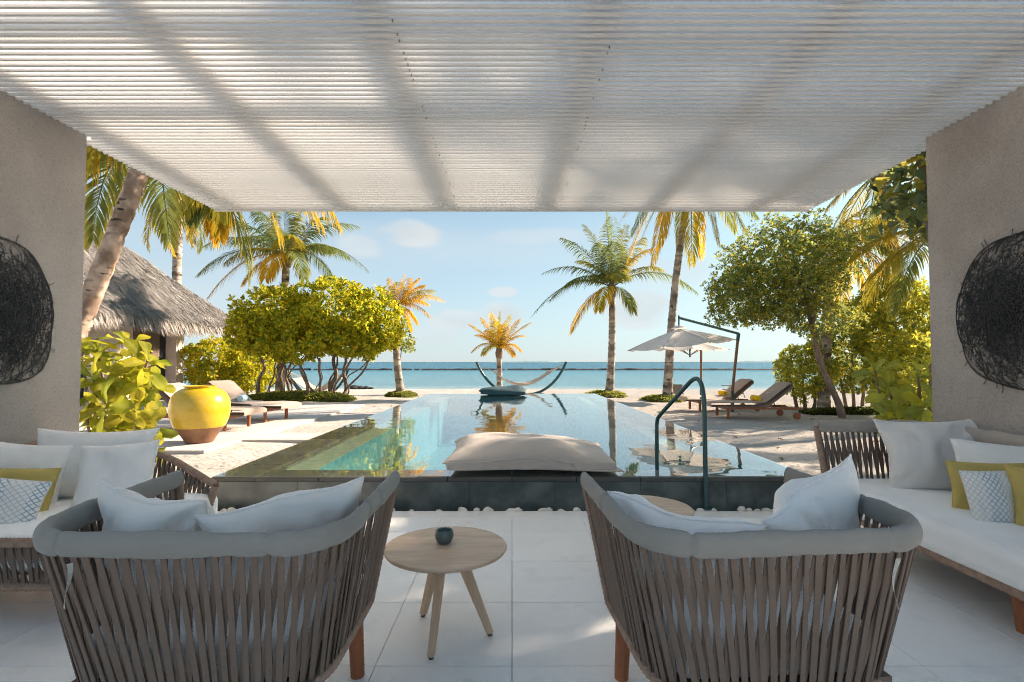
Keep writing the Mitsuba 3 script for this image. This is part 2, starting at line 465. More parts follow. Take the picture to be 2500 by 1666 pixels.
mat('m_deck', proc(lambda p, n, uv: mix((.40, .37, .34), (.47, .44, .41), fbm(p.x * 1.5, p.y * 1.5, 3, 4))), .85, bump=lambda p, n, uv: fbm(p.x * 25, p.y * 25, 2), bscale=.002)
scene['m_canvas'] = {'type': 'principledthin', 'base_color': rgb(.74, .70, .65), 'roughness': .9, 'diff_trans': .55, 'spec_trans': 0.0, 'eta': 1.2}
scene['m_net'] = {'type': 'principledthin', 'base_color': rgb(.62, .55, .48), 'roughness': .9, 'diff_trans': .6, 'spec_trans': 0.0, 'eta': 1.2}
mat('m_cushiongrey', (.045, .085, .10), .8)
mat('m_soil', (.10, .085, .06), 1.0)
mat('m_litter', (.30, .15, .07), .8)
mat('m_wickergrey', (.20, .17, .145), .8)
mat('m_boat', (.70, .75, .78), .4)
mat('m_tie', (.40, .39, .365), .9)
mat('m_pole', proc(wood((.13, .075, .05), (.26, .16, .11), 30, 30, 4)), .6)
# ------------------------------------------------------------------ ground, sea, island
PX, PN, PF, PZ = 2.59, 4.44, 15.97, 0.266         # pool: half width, near and far edge, water level
rng = np.random.default_rng(5)
xs = np.unique(np.round(np.concatenate([np.linspace(-400, -60, 12), np.linspace(-60, -14, 30), np.linspace(-14, 14, 170), np.linspace(14, 60, 30), np.linspace(60, 400, 12), [-PX + .02, PX - .02, -3.4, 3.4]]), 4))
ys = np.unique(np.round(np.concatenate([np.linspace(-40, 3.9, 12), np.arange(4.0, 20, .13), np.arange(20, 46, .4), [4.18, PN + .02, PF - .02, 60, 90]]), 4))
gx, gy = np.meshgrid(xs, ys, indexing='ij')
bump = (meshkit.fbm(np.stack([gx * .9, gy * .9, gx * 0], -1), 4, 2) - .5) * .09 + (meshkit.noise(np.stack([gx * 4, gy * 4, gx * 0], -1), 5) - .5) * .025
zz = gz(gy) + bump * np.clip((gy - 4.2) / 1.5, .15, 1) - .01
nx, ny = gx.shape
i, j = np.meshgrid(np.arange(nx - 1), np.arange(ny - 1), indexing='ij')
i, j = i.ravel(), j.ravel()
cx, cy = (xs[i] + xs[i + 1]) / 2, (ys[j] + ys[j + 1]) / 2
keep = ~((abs(cx) < PX - .01) & (cy > PN + .01) & (cy < PF - .01)) & ~((abs(cx) < 3.39) & (cy < 4.18) & (cy > -10))
i, j = i[keep], j[keep]
put(thing('ground', 'pale coral sand around the pool, sloping down to the sea', kind='structure'),
    tm(np.stack([gx, gy, zz], -1).reshape(-1, 3), np.stack([i * ny + j, (i + 1) * ny + j, (i + 1) * ny + j + 1, i * ny + j + 1], 1)), 'm_sand', smooth=True)
put(thing('sea', 'calm turquoise lagoon turning deep blue beyond the reef line', kind='structure'),
    tm([[-15000, 30, -.70], [15000, 30, -.70], [15000, 26000, -.70], [-15000, 26000, -.70]], [[0, 1, 2, 3]]), 'm_sea')


def ridge(x0, x1, y, z0, hfun, wid, n):
    x = np.linspace(x0, x1, n)
    h = hfun(x)
    prof = [(-1, 0), (-.7, .55), (-.25, .95), (.25, 1), (.7, .6), (1, 0)]
    v = np.stack([np.stack([x, y + wid * a + 0 * x, z0 + h * b], -1) for a, b in prof], 1).reshape(-1, 3)
    m = len(prof)
    a, b = np.meshgrid(np.arange(n - 1), np.arange(m - 1), indexing='ij')
    return tm(v, np.stack([a * m + b, (a + 1) * m + b, (a + 1) * m + b + 1, a * m + b + 1], -1).reshape(-1, 4))


for name_px, (a, b) in (('low haze-tinted island on the horizon behind the hammock', (1130, 1285)), ('long haze-tinted island on the horizon behind the parasols', (1672, 1990))):
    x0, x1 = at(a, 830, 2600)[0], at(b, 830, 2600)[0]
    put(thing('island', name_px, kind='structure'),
        ridge(x0, x1, 2600, -1, lambda x: 1 + 8.5 * np.clip(1 - (2 * (x - x0) / (x1 - x0) - 1) ** 4, 0, 1) * (.45 + .75 * meshkit.fbm(np.stack([x * .02, x * 0, x * 0], -1), 4, 3)), 60, 160), 'm_hazed_isle', smooth=True)
bw = []
for a, b in ((-90, 560), (575, 690), (700, 712), (722, 900), (907, 945), (952, 962), (968, 1160), (1166, 2460)):
    x0, x1 = at(a, 851, 121)[0], at(b, 851, 121)[0]
    bw.append(ridge(x0, x1, 121, -.8, lambda x: .2 + .34 * (.35 + meshkit.fbm(np.stack([x * .5, x * 0, x * 0], -1), 3, 8)), .9, max(6, int((x1 - x0) * 2))))
put(thing('breakwater', 'long low dark rock line across the lagoon', kind='structure'), cat(bw), 'm_rock')


def rock(r, seed, flat=.6):
    m = trimesh.creation.icosphere(2, r)
    v = np.array(m.vertices)
    v *= (.7 + .6 * meshkit.fbm(v / r * 1.2 + seed, 3, seed))[:, None]
    v[:, 2] *= flat
    return tm(v, m.faces)


for k, (px, r) in enumerate(((803, .30), (816, .42), (829, .34), (841, .26), (853, .2))):
    p = at(px, 889, 37.0)
    put(thing('shore_rock', 'dark rock at the waterline left of the leaning young palm', 'rock', 'dark rocks at the waterline'),
        xf(rock(r, k), (p[0], p[1], -.66)), 'm_rock', smooth=40)

# ------------------------------------------------------------------ terrace floor
fl = thing('floor', 'terrace floor of large pale stone tiles', kind='structure')
put(fl, box(-3.4, 3.4, -3.2, 4.177, -.12, -.03), 'm_grout')
tx = np.arange(-6, 7) * .563
ty = [.488, 1.041, 1.594, 2.147, 2.70, 3.253, 3.806, 4.175]
for b0, b1 in zip(ty[:-1], ty[1:]):
    for a0, a1 in zip(tx[:-1], tx[1:]):
        part(fl, 'tile', box(a0 + .0014, a1 - .0014, b0 + .0014, b1 - .0014, -.03, rng.uniform(-.0004, .0004), .0015), 'm_tile')
for a0, a1 in zip(tx[:-1], tx[1:]):
    part(fl, 'tile', box(a0 + .002, a1 - .002, -3.2, .486, -.03, 0), 'm_tile')
lg = thing('floor_ledge', 'pale stone ledge between the terrace tiles and the pool wall', kind='structure')
put(lg, box(-3.4, 3.4, 4.192, 4.345, -.12, -.004, .003), 'm_tile')
put(thing('gutter', 'narrow gravel gutter along the foot of the pool wall', kind='structure'), box(-3.4, 3.4, 4.345, 4.438, -.12, -.03), 'm_grout')

# ------------------------------------------------------------------ walls
put(thing('side_wall', 'rough warm grey plaster wall on the left of the terrace, carrying a wire wall disc', 'wall'), box(-3.5, -3.05, 1.2, 3.63, -.05, 2.905, .006), 'm_plaster')
put(thing('side_wall', 'rough shaded grey plaster wall on the right behind the white sofa', 'wall'), box(3.0, 3.45, 1.2, 3.67, -.05, 2.905, .006), 'm_plaster')

# ------------------------------------------------------------------ pergola
pg = thing('pergola', 'white slatted pergola roof with translucent cover over the terrace', 'pergola')
Z0, PITCHY, SW, SH = 2.86, .051, .0165, .012
YF = 5.40
joints = (-.565, .50)
rows = int((YF - 1.95) / PITCHY)
strips_v, strips_f = [], []
for r in range(rows):
    y1 = YF - r * PITCHY
    y0 = y1 - SW
    xl, xr = (-3.16, 3.16) if y0 > 3.67 else (-3.044, 2.994)
    jit = rng.uniform(-.0001, .0001)
    cuts = [xl, joints[0], joints[1], xr] if y1 > 2.1 else [xl, xr]
    for a, b in zip(cuts[:-1], cuts[1:]):
        part(pg, 'slat', box(a + .0012, b - .0012, y0, y1, Z0 + jit, Z0 + SH), 'm_slat')
    if y1 > 2.1:
        for jx in joints:
            if rng.random() < .3:
                part(pg, 'clip', box(jx - .002, jx + .002, y0 - .005, y0 - .0005, Z0 - .004, Z0 + .009), 'm_pin')
    k = len(strips_v)
    yb = y0 - (PITCHY - SW)                       # far edge of the next nearer slat
    strips_v += [(xl, y1, Z0 + SH + .013), (xr, y1, Z0 + SH + .013), (xl, y0, Z0 + SH + .0006), (xr, y0, Z0 + SH + .0006), (xl, yb, Z0 + SH + .013), (xr, yb, Z0 + SH + .013)]
    strips_f += [(k, k + 1, k + 3, k + 2), (k + 2, k + 3, k + 5, k + 4)]
part(pg, 'roof_sheet', tm(strips_v, strips_f), 'm_sheet', label='folded translucent white sheet above the slats')
part(pg, 'shade_cloth', tm([[-3.16, 1.95, 2.945], [3.16, 1.95, 2.945], [3.16, YF, 2.945], [-3.16, YF, 2.945]], [[0, 1, 2, 3]]), 'm_cloth')
for x in (-2.87, -1.72, -.64, .42, 1.53, 2.60):
    part(pg, 'rafter', box(x - .055, x + .055, 1.96, YF - .01, 2.95, 3.02), 'm_beam')
for y0, y1 in ((3.30, 3.44), (2.46, 2.60), (1.97, 2.05)):
    part(pg, 'cross_beam', box(-3.15, 3.15, y0, y1, 3.022, 3.08), 'm_beam')
part(pg, 'fascia', box(-3.17, 3.17, YF + .002, YF + .035, Z0 - .004, 3.08, .004), 'm_slat')

# ------------------------------------------------------------------ pool
pool = thing('pool', 'long infinity pool edged in dark grey stone', kind='structure')
IN = .37


def inner(x0, x1, y0, y1, z0, z1):                # walls and floor seen from inside
    v = [[x, y, z] for x in (x0, x1) for y in (y0, y1) for z in (z0, z1)]
    return tm(v, [[0, 1, 3, 2], [4, 6, 7, 5], [0, 4, 5, 1], [2, 3, 7, 6], [0, 2, 6, 4]])


SX = PX - IN - .30                                # the deep part, inside a shallow ledge that runs round it
put(pool, inner(-SX, SX, PN + .58, PF - .55, -.95, .188), 'm_mosaic')
for x0, x1, y0, y1 in ((-PX + IN, -SX - .002, PN + .3, PF - .25), (SX + .002, PX - IN, PN + .3, PF - .25), (-SX - .002, SX + .002, PN + .3, PN + .578), (-SX - .002, SX + .002, PF - .548, PF - .25)):
    part(pool, 'ledge', box(x0, x1, y0, y1, -1.0, .19), 'm_shelf')
part(pool, 'shell', cat([box(-PX + .005, -PX + IN, PN + .02, PF, -1.1, .218), box(PX - IN, PX - .005, PN + .02, PF, -1.1, .218),
                         box(-PX + IN, PX - IN, PN + .02, PN + .29, -1.1, .218), box(-PX + IN, PX - IN, PF - .25, PF, -1.1, .218)]), 'm_stone')
yy = np.append(np.arange(PN, PF - .4, .55), PF)
for s in (-1, 1):
    for a, b in zip(yy[:-1], yy[1:]):
        x0, x1 = sorted((s * PX, s * (PX - IN)))
        part(pool, 'coping_tile', box(x0, x1, a + .003, b - .003, .22, .257 + rng.uniform(-.001, .001), .003), 'm_coping')
xx = np.linspace(-PX + IN, PX - IN, 9)
for a, b in zip(xx[:-1], xx[1:]):
    part(pool, 'coping_tile', box(a + .003, b - .003, PN, PN + .30, .22, .257 + rng.uniform(-.001, .001), .003), 'm_coping')
    part(pool, 'coping_tile', box(a + .003, b - .003, PF - .25, PF, .22, .257, .003), 'm_coping')
xx = np.arange(-PX, PX + .01, PX * 2 / 7)
for a, b in zip(xx[:-1], xx[1:]):
    part(pool, 'wall_panel', box(a + .0015, b - .0015, PN + .004, PN + .019, -.1, .218, .001), 'm_stone')
wx, wy = np.linspace(-PX + .004, PX - .004, 140), np.linspace(PN + .004, PF - .004, 420)
ax, ay = np.meshgrid(wx, wy, indexing='ij')
wz = PZ + .0075 * (meshkit.fbm(np.stack([ax * 1.1, ay * 1.7, ax * 0], -1), 2, 11) - .5) * .35 + (meshkit.noise(np.stack([ax * 4.0, ay * 7.0, ax * 0], -1), 3) - .5) * .0008 \
    + (meshkit.noise(np.stack([ax * 9.0 + ay, ay * 14.0, ax * 0], -1), 4) - .5) * .00022
a, b = np.meshgrid(np.arange(139), np.arange(419), indexing='ij')
put(thing('pool_water', 'still clear pool water brimming level with the stone edge', kind='structure'),
    tm(np.stack([ax, ay, wz], -1).reshape(-1, 3), np.stack([a * 420 + b, (a + 1) * 420 + b, (a + 1) * 420 + b + 1, a * 420 + b + 1], -1).reshape(-1, 4)), 'm_water', smooth=True)

# pebbles in the gutter
for k in range(46):
    x = rng.uniform(-2.5, 2.55)
    if k < 26:
        x = (-1.25, -1.18, -1.1, -1.02, -.85, -.62, -.42, -.3, -.22, .0, .05, .55, .72, .80, 1.42, 1.47, 1.53, 1.60, 1.66, 1.95, 2.02, 2.08, 2.16, 2.22, 2.3, 2.38)[k]
    r = rng.uniform(.018, .034)
    m = trimesh.creation.icosphere(2, 1.0)
    v = np.array(m.vertices) * (r * rng.uniform(1, 1.5), r * .9, r * rng.uniform(.65, .9)) * (.85 + .3 * meshkit.noise(np.array(m.vertices) * 1.3 + k, k))[:, None]
    put(thing('pebble', 'smooth white pebble in the gutter at the foot of the pool wall', 'pebble', 'white pebbles along the pool wall'),
        xf(tm(v, m.faces), (x, 4.392 + rng.uniform(-.012, .012), -.03 + r * .62), rng.uniform(-40, 40)), 'm_pebble', smooth=True)

# deck slabs on the left, and the stepping slab
dk = thing('deck', 'pale concrete paving slabs beside the pool on the left', kind='structure')
for x0, x1 in ((-9.5, -6.9), (-6.9, -4.3)):
    for y0, y1 in ((7.2, 9.8), (9.8, 12.4), (12.4, 15.0)):
        part(dk, 'slab', box(x0 + .004, x1 - .004, y0 + .003, y1 - .003, -.2, .012, .006), 'm_deck')
part(dk, 'slab', box(-4.296, -2.63, 8.2, 9.0, -.2, .010, .006), 'm_deck')
# ------------------------------------------------------------------ vegetation
def leaf_colours(n, rg, cols, wts):
    c = np.array(cols)[rg.choice(len(cols), n, p=np.array(wts) / sum(wts))]
    return np.clip(c * rg.uniform(.75, 1.25, (n, 1)) + rg.normal(0, .008, (n, 3)), .004, .95)


def scatter_leaves(pos, axis, per, length, width, cols, wts, rg, tilt=(25, 80), droop=.0):
    n = len(pos) * per
    pos = np.repeat(pos, per, 0)
    axis = unit(np.repeat(axis, per, 0))
    ph = np.tile(np.arange(per) * 2 * PI / per, n // per) + np.repeat(rg.uniform(0, 6.28, n // per), per) + rg.normal(0, .3, n)
    a = unit(np.cross(axis, np.array([.31, .2, .93]) + 0 * axis))
    b = np.cross(axis, a)
    tl = np.radians(rg.uniform(tilt[0], tilt[1], n))[:, None]
    perp = a * np.cos(ph)[:, None] + b * np.sin(ph)[:, None]
    fwd = unit(axis * np.cos(tl) + perp * np.sin(tl) - np.array([0, 0, droop]))
    R = frame_of(fwd, axis + perp * -.2 + rg.normal(0, .25, (n, 3)))
    scl = length * rg.uniform(.45, 1.2, n)
    tv = LEAF_V * (width / length, 1, 1)
    v, f = instances(tv, LEAF_F, R, pos + fwd * .01, scl)
    c = np.repeat(leaf_colours(n, rg, cols, wts), len(tv), 0)
    return v, f, c


def crown_points(center, radii, n, rg, lump=2.0, amp=.5, seed=0, shell=.55, low=-1.0):
    out_p, out_a = [], []
    while sum(map(len, out_p)) < n:
        u = unit(rg.normal(0, 1, (n, 3)))
        u = u[u[:, 2] > low]
        nz = meshkit.fbm(u * lump + seed * 7.7, 3, seed)
        r = (1 - amp * .5 + amp * (nz - .5) * 2) * (shell + (1 - shell) * rg.random(len(u)) ** .5)
        hole = meshkit.noise(u * lump * 2.3 + 31 + seed, seed + 5)
        ok = rg.random(len(u)) < np.clip((hole - .22) / .3, .08, 1)
        out_p.append((np.asarray(center) + u * np.asarray(radii) * r[:, None])[ok])
        out_a.append(unit(u / np.asarray(radii) * np.mean(radii) + np.array([0, 0, .45]) + rg.normal(0, .4, u.shape))[ok])
    return np.vstack(out_p)[:n], np.vstack(out_a)[:n]


def crown_mesh(blobs, per, length, width, cols, wts, seed, **kw):
    rg = np.random.default_rng(seed)
    P, A = [], []
    for k, (c, r, n) in enumerate(blobs):
        p, a = crown_points(c, r, n, rg, seed=seed + k, **kw)
        P.append(p)
        A.append(a)
    return scatter_leaves(np.vstack(P), np.vstack(A), per, length, width, cols, wts, rg), np.vstack(P)


YG = [(.55, .52, .04), (.44, .47, .04), (.66, .58, .045), (.21, .29, .045), (.70, .53, .045)]
YW = [4, 4, 3, 2, 1]
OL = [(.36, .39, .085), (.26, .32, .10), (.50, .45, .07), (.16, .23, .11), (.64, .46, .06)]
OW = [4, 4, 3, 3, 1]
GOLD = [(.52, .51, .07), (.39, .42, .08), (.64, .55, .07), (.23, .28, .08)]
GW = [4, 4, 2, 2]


def limb(p0, p1, r0, r1, seed, bendy=.15, n=12, sides=7):
    rg = np.random.default_rng(seed)
    p0, p1 = np.asarray(p0, float), np.asarray(p1, float)
    d = np.linalg.norm(p1 - p0)
    t = np.linspace(0, 1, 5)
    q = p0 + (p1 - p0) * t[:, None]
    q[1:4] += rg.normal(0, bendy * d * .3, (3, 3)) * (1, 1, .4)
    return tube(smooth_path(q, n, 2), np.linspace(r0, r1, n), sides)


# ---- palms
def frond_path(base, az, elev, length, droop, twist, n=22):
    t = np.linspace(0, 1, n)
    e = np.radians(elev) - np.radians(droop) * t ** 1.25
    az = az + np.radians(twist) * t ** 1.5
    d = np.stack([np.cos(e) * np.sin(az), np.cos(e) * np.cos(az), np.sin(e)], 1)
    return np.asarray(base) + np.concatenate([[np.zeros(3)], np.cumsum(d[:-1] * length / (n - 1), 0)])


def frond_mesh(P, rg, col, tipcol, leaflet=.75, pairs=52, hang=.55, sparse=.96):
    P = resample(P, 22)
    n = 22
    t = np.linspace(0, 1, n)
    length = np.linalg.norm(np.diff(P, axis=0), axis=1).sum()
    d = unit(np.gradient(P, axis=0))
    rad = np.linspace(.026, .004, n) * (length / 3.0)
    rm = sweep(P, circle(1, 5, .8), None, rad)
    V, Fc, C = [np.array(rm.vertices)], [np.array(rm.faces)], [np.tile(np.array(col) * .5 + np.array((.30, .24, .09)) * .5, (len(rm.vertices), 1))]
    tt = np.linspace(.13, .995, pairs) + rg.normal(0, .002, pairs)
    tt = np.clip(tt, .1, 1)
    pos = np.stack([np.interp(tt, t, P[:, k]) for k in range(3)], 1)
    tan = unit(np.stack([np.interp(tt, t, d[:, k]) for k in range(3)], 1))
    sd = unit(np.cross(tan, np.array([0, 0, 1.0]) + 1e-3))
    nrm = np.cross(sd, tan)
    env = np.interp(tt, [0, .12, .4, .75, 1], [.45, .6, 1, .8, .30])
    k0 = len(V[0])
    for s in (-1, 1):
        keep = rg.random(pairs) < sparse
        m = keep.sum()
        p, tg, sdd, nr, L = pos[keep], tan[keep], sd[keep] * s, nrm[keep], (env * leaflet * rg.uniform(.82, 1.12, pairs))[keep]
        sweepf = np.interp(tt[keep], [0, 1], [.45, 1.5])[:, None]
        dr0 = unit(sdd * 1.0 + tg * sweepf + nr * .35 + rg.normal(0, .09, (m, 3)))
        rows = [p]
        q, dirn = p, dr0
        for st in range(4):
            dirn = unit(dirn + np.array([0, 0, -1.0]) * hang * (.45 + .25 * st) * rg.uniform(.7, 1.3, (m, 1)))
            q = q + dirn * (L / 4)[:, None]
            rows.append(q)
        rows = np.stack(rows, 1)
        wv = unit(np.cross(dirn, nr) + tg * .3)
        wid = np.array([.35, 1.0, .95, .6]) * .016 * max(.5, leaflet / .75)
        vv = np.concatenate([np.stack([rows[:, r] + wv * wid[r], rows[:, r] - wv * wid[r]], 1) for r in range(4)] + [rows[:, 4:5]], 1)      # m x 9
        fc = np.array([[0, 1, 3], [0, 3, 2], [2, 3, 5], [2, 5, 4], [4, 5, 7], [4, 7, 6], [6, 7, 8]])
        V.append(vv.reshape(-1, 3))
        Fc.append((fc[None] + (np.arange(m) * 9)[:, None, None]).reshape(-1, 3) + k0)
        k0 += m * 9
        cc = np.array(col)[None] * rg.uniform(.75, 1.25, (m, 1))
        mixw = np.array([0, 0, .1, .1, .3, .3, .6, .6, 1.0])
        cc = cc[:, None] * (1 - mixw[None, :, None]) + np.array(tipcol) * mixw[None, :, None]
        C.append(cc.reshape(-1, 3))
    return tm(np.vstack(V), np.vstack(Fc)), np.clip(np.vstack(C), .003, .95)


PG, PY, PO, PB = (.175, .22, .065), (.43, .36, .045), (.66, .415, .035), (.36, .25, .10)


def palm(label, base, top, r0, r1, nf, flen, seed, cols, group='coconut palms', bend=(0, 0, 0), elev=(78, -35), droop=(55, 95), az0=0, bark='m_palmbark', name='palm_tree', pairs=52, leaflet=.75,
         azs=None, hang=.55, trunk=True, tips=()):
    rg = np.random.default_rng(seed)
    base, top = np.asarray(base, float), np.asarray(top, float)
    k = thing(name, label, 'palm tree', group)
    if trunk:
        n = max(14, int(np.linalg.norm(top - base) * 14))
        P = bez(base, (base + top) / 2 + np.asarray(bend), top, n)
        t = np.linspace(0, 1, n)
        rr = r0 + (r1 - r0) * t + r0 * .35 * np.exp(-t * 14) + .035 * r0 * np.sin(np.arange(n) * 2.1) + rg.normal(0, r0 * .02, n)
        part(k, 'trunk', tube(P, rr, 14), bark, smooth=50)
        part(k, 'crown_shaft', xf(lathe([(.001, -.25), (r1 * 1.15, -.25), (r1 * 1.5, 0), (r1 * 1.0, .28), (.001, .4)], 12), top), 'm_bark', smooth=True)
    for q in range(nf):
        f = (q + .5) / nf
        el = elev[0] + (elev[1] - elev[0]) * f + rg.normal(0, 6)
        az = (az0 + q * 2.399 + rg.normal(0, .15)) if azs is None else math.radians(azs[q % len(azs)] + rg.normal(0, 5))
        dp = droop[0] + (droop[1] - droop[0]) * f * rg.uniform(.8, 1.15)
        col, tip = cols[min(int(f * len(cols) * .999 + rg.normal(0, .35)), len(cols) - 1)] if f * len(cols) > .3 else cols[0]
        col = np.array(col) * rg.uniform(.8, 1.2)
        P = frond_path(top + np.array([0, 0, .12]), az, el, flen * rg.uniform(.85, 1.1) * (.8 if f < .12 else 1), dp, rg.normal(0, 14))
        m, c = frond_mesh(P, rg, col, tip, leaflet * rg.uniform(.9, 1.1), pairs, hang * rg.uniform(.8, 1.3))
        part(k, 'frond', m, 'm_frond', color=c)
    for px, py, dy, lift, (col, tip) in tips:         # fronds measured in the photograph: where the tip hangs, how far it comes forward, how high it arches
        e = at(px, py, top[1] + dy)
        o = top + np.array([0, 0, .12])
        c_ = o + (e - o) * .5 + np.array([0, 0, lift * np.linalg.norm(e - o)])
        m, c = frond_mesh(bez(o, c_, e, 24), rg, np.array(col) * rg.uniform(.8, 1.2), tip, leaflet * rg.uniform(.9, 1.1), pairs, hang * rg.uniform(.8, 1.4))
        part(k, 'frond', m, 'm_frond', color=c)
    return k


GREEN = [(PG, PG), (PG, PY), (PG, PY), (PY, PO), (PG, PY)]
MIXED = [(PY, PY), (PG, PY), (PG, PG), (PY, PO), (PO, PO)]
GOLDEN = [(PO, PO), (PY, PO), (PO, PO), (PY, PO)]


def cover(label, c, rx, ry, h, n, seed, cols=None, name='ground_cover'):
    rg = np.random.default_rng(seed)
    a, r = rg.uniform(0, 2 * PI, n), rg.random(n) ** .5
    rim = 1 + .12 * np.sin(a * 3 + seed) + .07 * np.sin(a * 7 + 2 * seed)
    r = r * rim
    P = np.stack([c[0] + rx * r * np.cos(a), c[1] + ry * r * np.sin(a), c[2] + h * np.clip(1 - (r / rim) ** 2.6, 0, 1) ** .7 - .02], 1)
    P[:, 2] += rg.normal(0, .015, n)
    A = unit(rg.normal(0, .35, (n, 3)) + (0, 0, 1))
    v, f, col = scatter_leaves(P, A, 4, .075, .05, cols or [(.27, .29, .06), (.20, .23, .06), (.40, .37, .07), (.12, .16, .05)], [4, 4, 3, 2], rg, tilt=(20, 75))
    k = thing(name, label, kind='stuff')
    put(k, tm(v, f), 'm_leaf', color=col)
    aa = np.linspace(0, 2 * PI, 41)[:-1]
    rm = 1 + .12 * np.sin(aa * 3 + seed) + .07 * np.sin(aa * 7 + 2 * seed)
    ring = lambda q: np.stack([c[0] + rx * q * rm * np.cos(aa), c[1] + ry * q * rm * np.sin(aa), 0 * aa + c[2] + h * (1 - q ** 2.6) ** .7 - .05], 1)
    V = np.vstack([ring(q) for q in (1.0, .9, .7, .45, .02)])
    i, j = np.meshgrid(np.arange(4), np.arange(40), indexing='ij')
    part(k, 'soil', tm(V, np.stack([i * 40 + j, i * 40 + (j + 1) % 40, (i + 1) * 40 + (j + 1) % 40, (i + 1) * 40 + j], -1).reshape(-1, 4)), 'm_soil', smooth=True)


def on_ground(px, py):
    return ghit(px, py)


# big multi-stemmed tree left of the pool
tc = on_ground(690, 924)
tc[1] += .9
tc[0] = (688 - 1176.5) / 1176.5 * tc[1]
D = tc[1]
S = D / 1176.5                                     # metres per pixel at that depth
cover('wide green ground cover mound under the multi-stemmed tree', (tc[0], D, gz(D)), 128 * S, 1.15, .26, 4200, 3)
mt = thing('spreading_tree', 'broad multi-stemmed tree with bright yellow-green leaves on a round mound left of the pool', 'tree')
cz = lambda py, d=D: 1.25 + (832 - py) * d / 1176.5
cxx = lambda px, d=D: (px - 1176.5) / 1176.5 * d
blobs = [((cxx(640), D, cz(735)), (118 * S, 1.5, 90 * S), 900), ((cxx(760), D - .1, cz(722)), (120 * S, 1.5, 88 * S), 1000), ((cxx(850), D + .1, cz(742)), (88 * S, 1.3, 88 * S), 700),
         ((cxx(700), D - .7, cz(772)), (150 * S, .9, 62 * S), 700), ((cxx(575), D + .2, cz(760)), (62 * S, .9, 62 * S), 260), ((cxx(820), D - .3, cz(785)), (75 * S, .8, 45 * S), 260)]
(lv, lf, lc), _ = crown_mesh(blobs, 8, .18, .08, YG, YW, 21, shell=.72, amp=.35)
part(mt, 'crown', tm(lv, lf), 'm_leaf', color=lc)
stems = [((592, 908), (600, 845), .07), ((645, 908), (655, 840), .085), ((665, 903), (672, 835), .06), ((700, 905), (708, 835), .055), ((742, 908), (735, 845), .05), ((768, 912), (772, 830), .085),
         ((783, 905), (788, 825), .075), ((752, 900), (775, 850), .04), ((775, 900), (835, 812), .045), ((785, 898), (862, 815), .04), ((755, 918), (650, 838), .04), ((690, 906), (640, 840), .035),
         ((605, 905), (650, 850), .025), ((700, 900), (612, 835), .03), ((790, 890), (845, 850), .03), ((628, 905), (640, 842), .03), ((725, 900), (738, 850), .022), ((655, 900), (700, 838), .03)]
for q, (a, b, r) in enumerate(stems):
    dd = D + np.random.default_rng(q + 50).uniform(-.45, .5)
    p0 = np.array([cxx(a[0], dd), dd, gz(dd) + .05])
    p1 = np.array([cxx(b[0], dd), dd, cz(b[1] - 22, dd)])
    part(mt, 'stem', limb(p0, p1, r, r * .6, q, .28, 16), 'm_bark', smooth=True)

for q in range(16):
    rq = np.random.default_rng(300 + q)
    a, b, r = stems[q % len(stems)]
    p0 = np.array([cxx(b[0], D), D, cz(b[1] - 10, D)])
    part(mt, 'branch', limb(p0, p0 + rq.normal(0, 1, 3) * (.9, .6, .2) + (0, 0, rq.uniform(.6, 1.6)), .03, .01, q + 90, .3, 12, 6), 'm_bark', smooth=True)

# small leafy spray right of it, by the golden palm
st = thing('small_tree', 'small dull green tree behind the slim golden palm', 'tree')
d2 = 21.2
(lv, lf, lc), _ = crown_mesh([((cxx(935, d2), d2, cz(785, d2)), (26 * d2 / 1176, .3, 34 * d2 / 1176), 70), ((cxx(905, d2), d2, cz(775, d2)), (30 * d2 / 1176, .3, 26 * d2 / 1176), 60)], 6, .13, .07, OL, OW, 8)
part(st, 'crown', tm(lv, lf), 'm_leaf', color=lc)
part(st, 'trunk', limb((cxx(914, d2), d2 + .2, gz(d2)), (cxx(925, d2), d2, cz(790, d2)), .035, .015, 4, .15), 'm_bark', smooth=True)

# hedge beside the hut
for (px, py, rx, rz, n, d, lab) in ((500, 838, 80, 70, 900, 19.6, 'tall yellow-green hedge shrub beside the thatched hut'), (570, 850, 70, 58, 800, 20.0, 'lower yellow-green hedge shrub behind the multi-stemmed tree')):
    k = thing('hedge_shrub', lab, 'shrub', 'hedge shrubs behind the loungers')
    s = d / 1176.5
    (lv, lf, lc), _ = crown_mesh([((cxx(px, d), d, cz(py, d)), (rx * s, 1.2, rz * s), n)], 7, .17, .075, YG, [4, 4, 4, 2, 2], int(px), shell=.7, amp=.3)
    part(k, 'crown', tm(lv, lf), 'm_leaf', color=lc)
    part(k, 'stem', limb((cxx(px, d), d, gz(d) - .05), (cxx(px + 5, d), d, cz(py, d)), .06, .03, px, .1), 'm_bark', smooth=True)

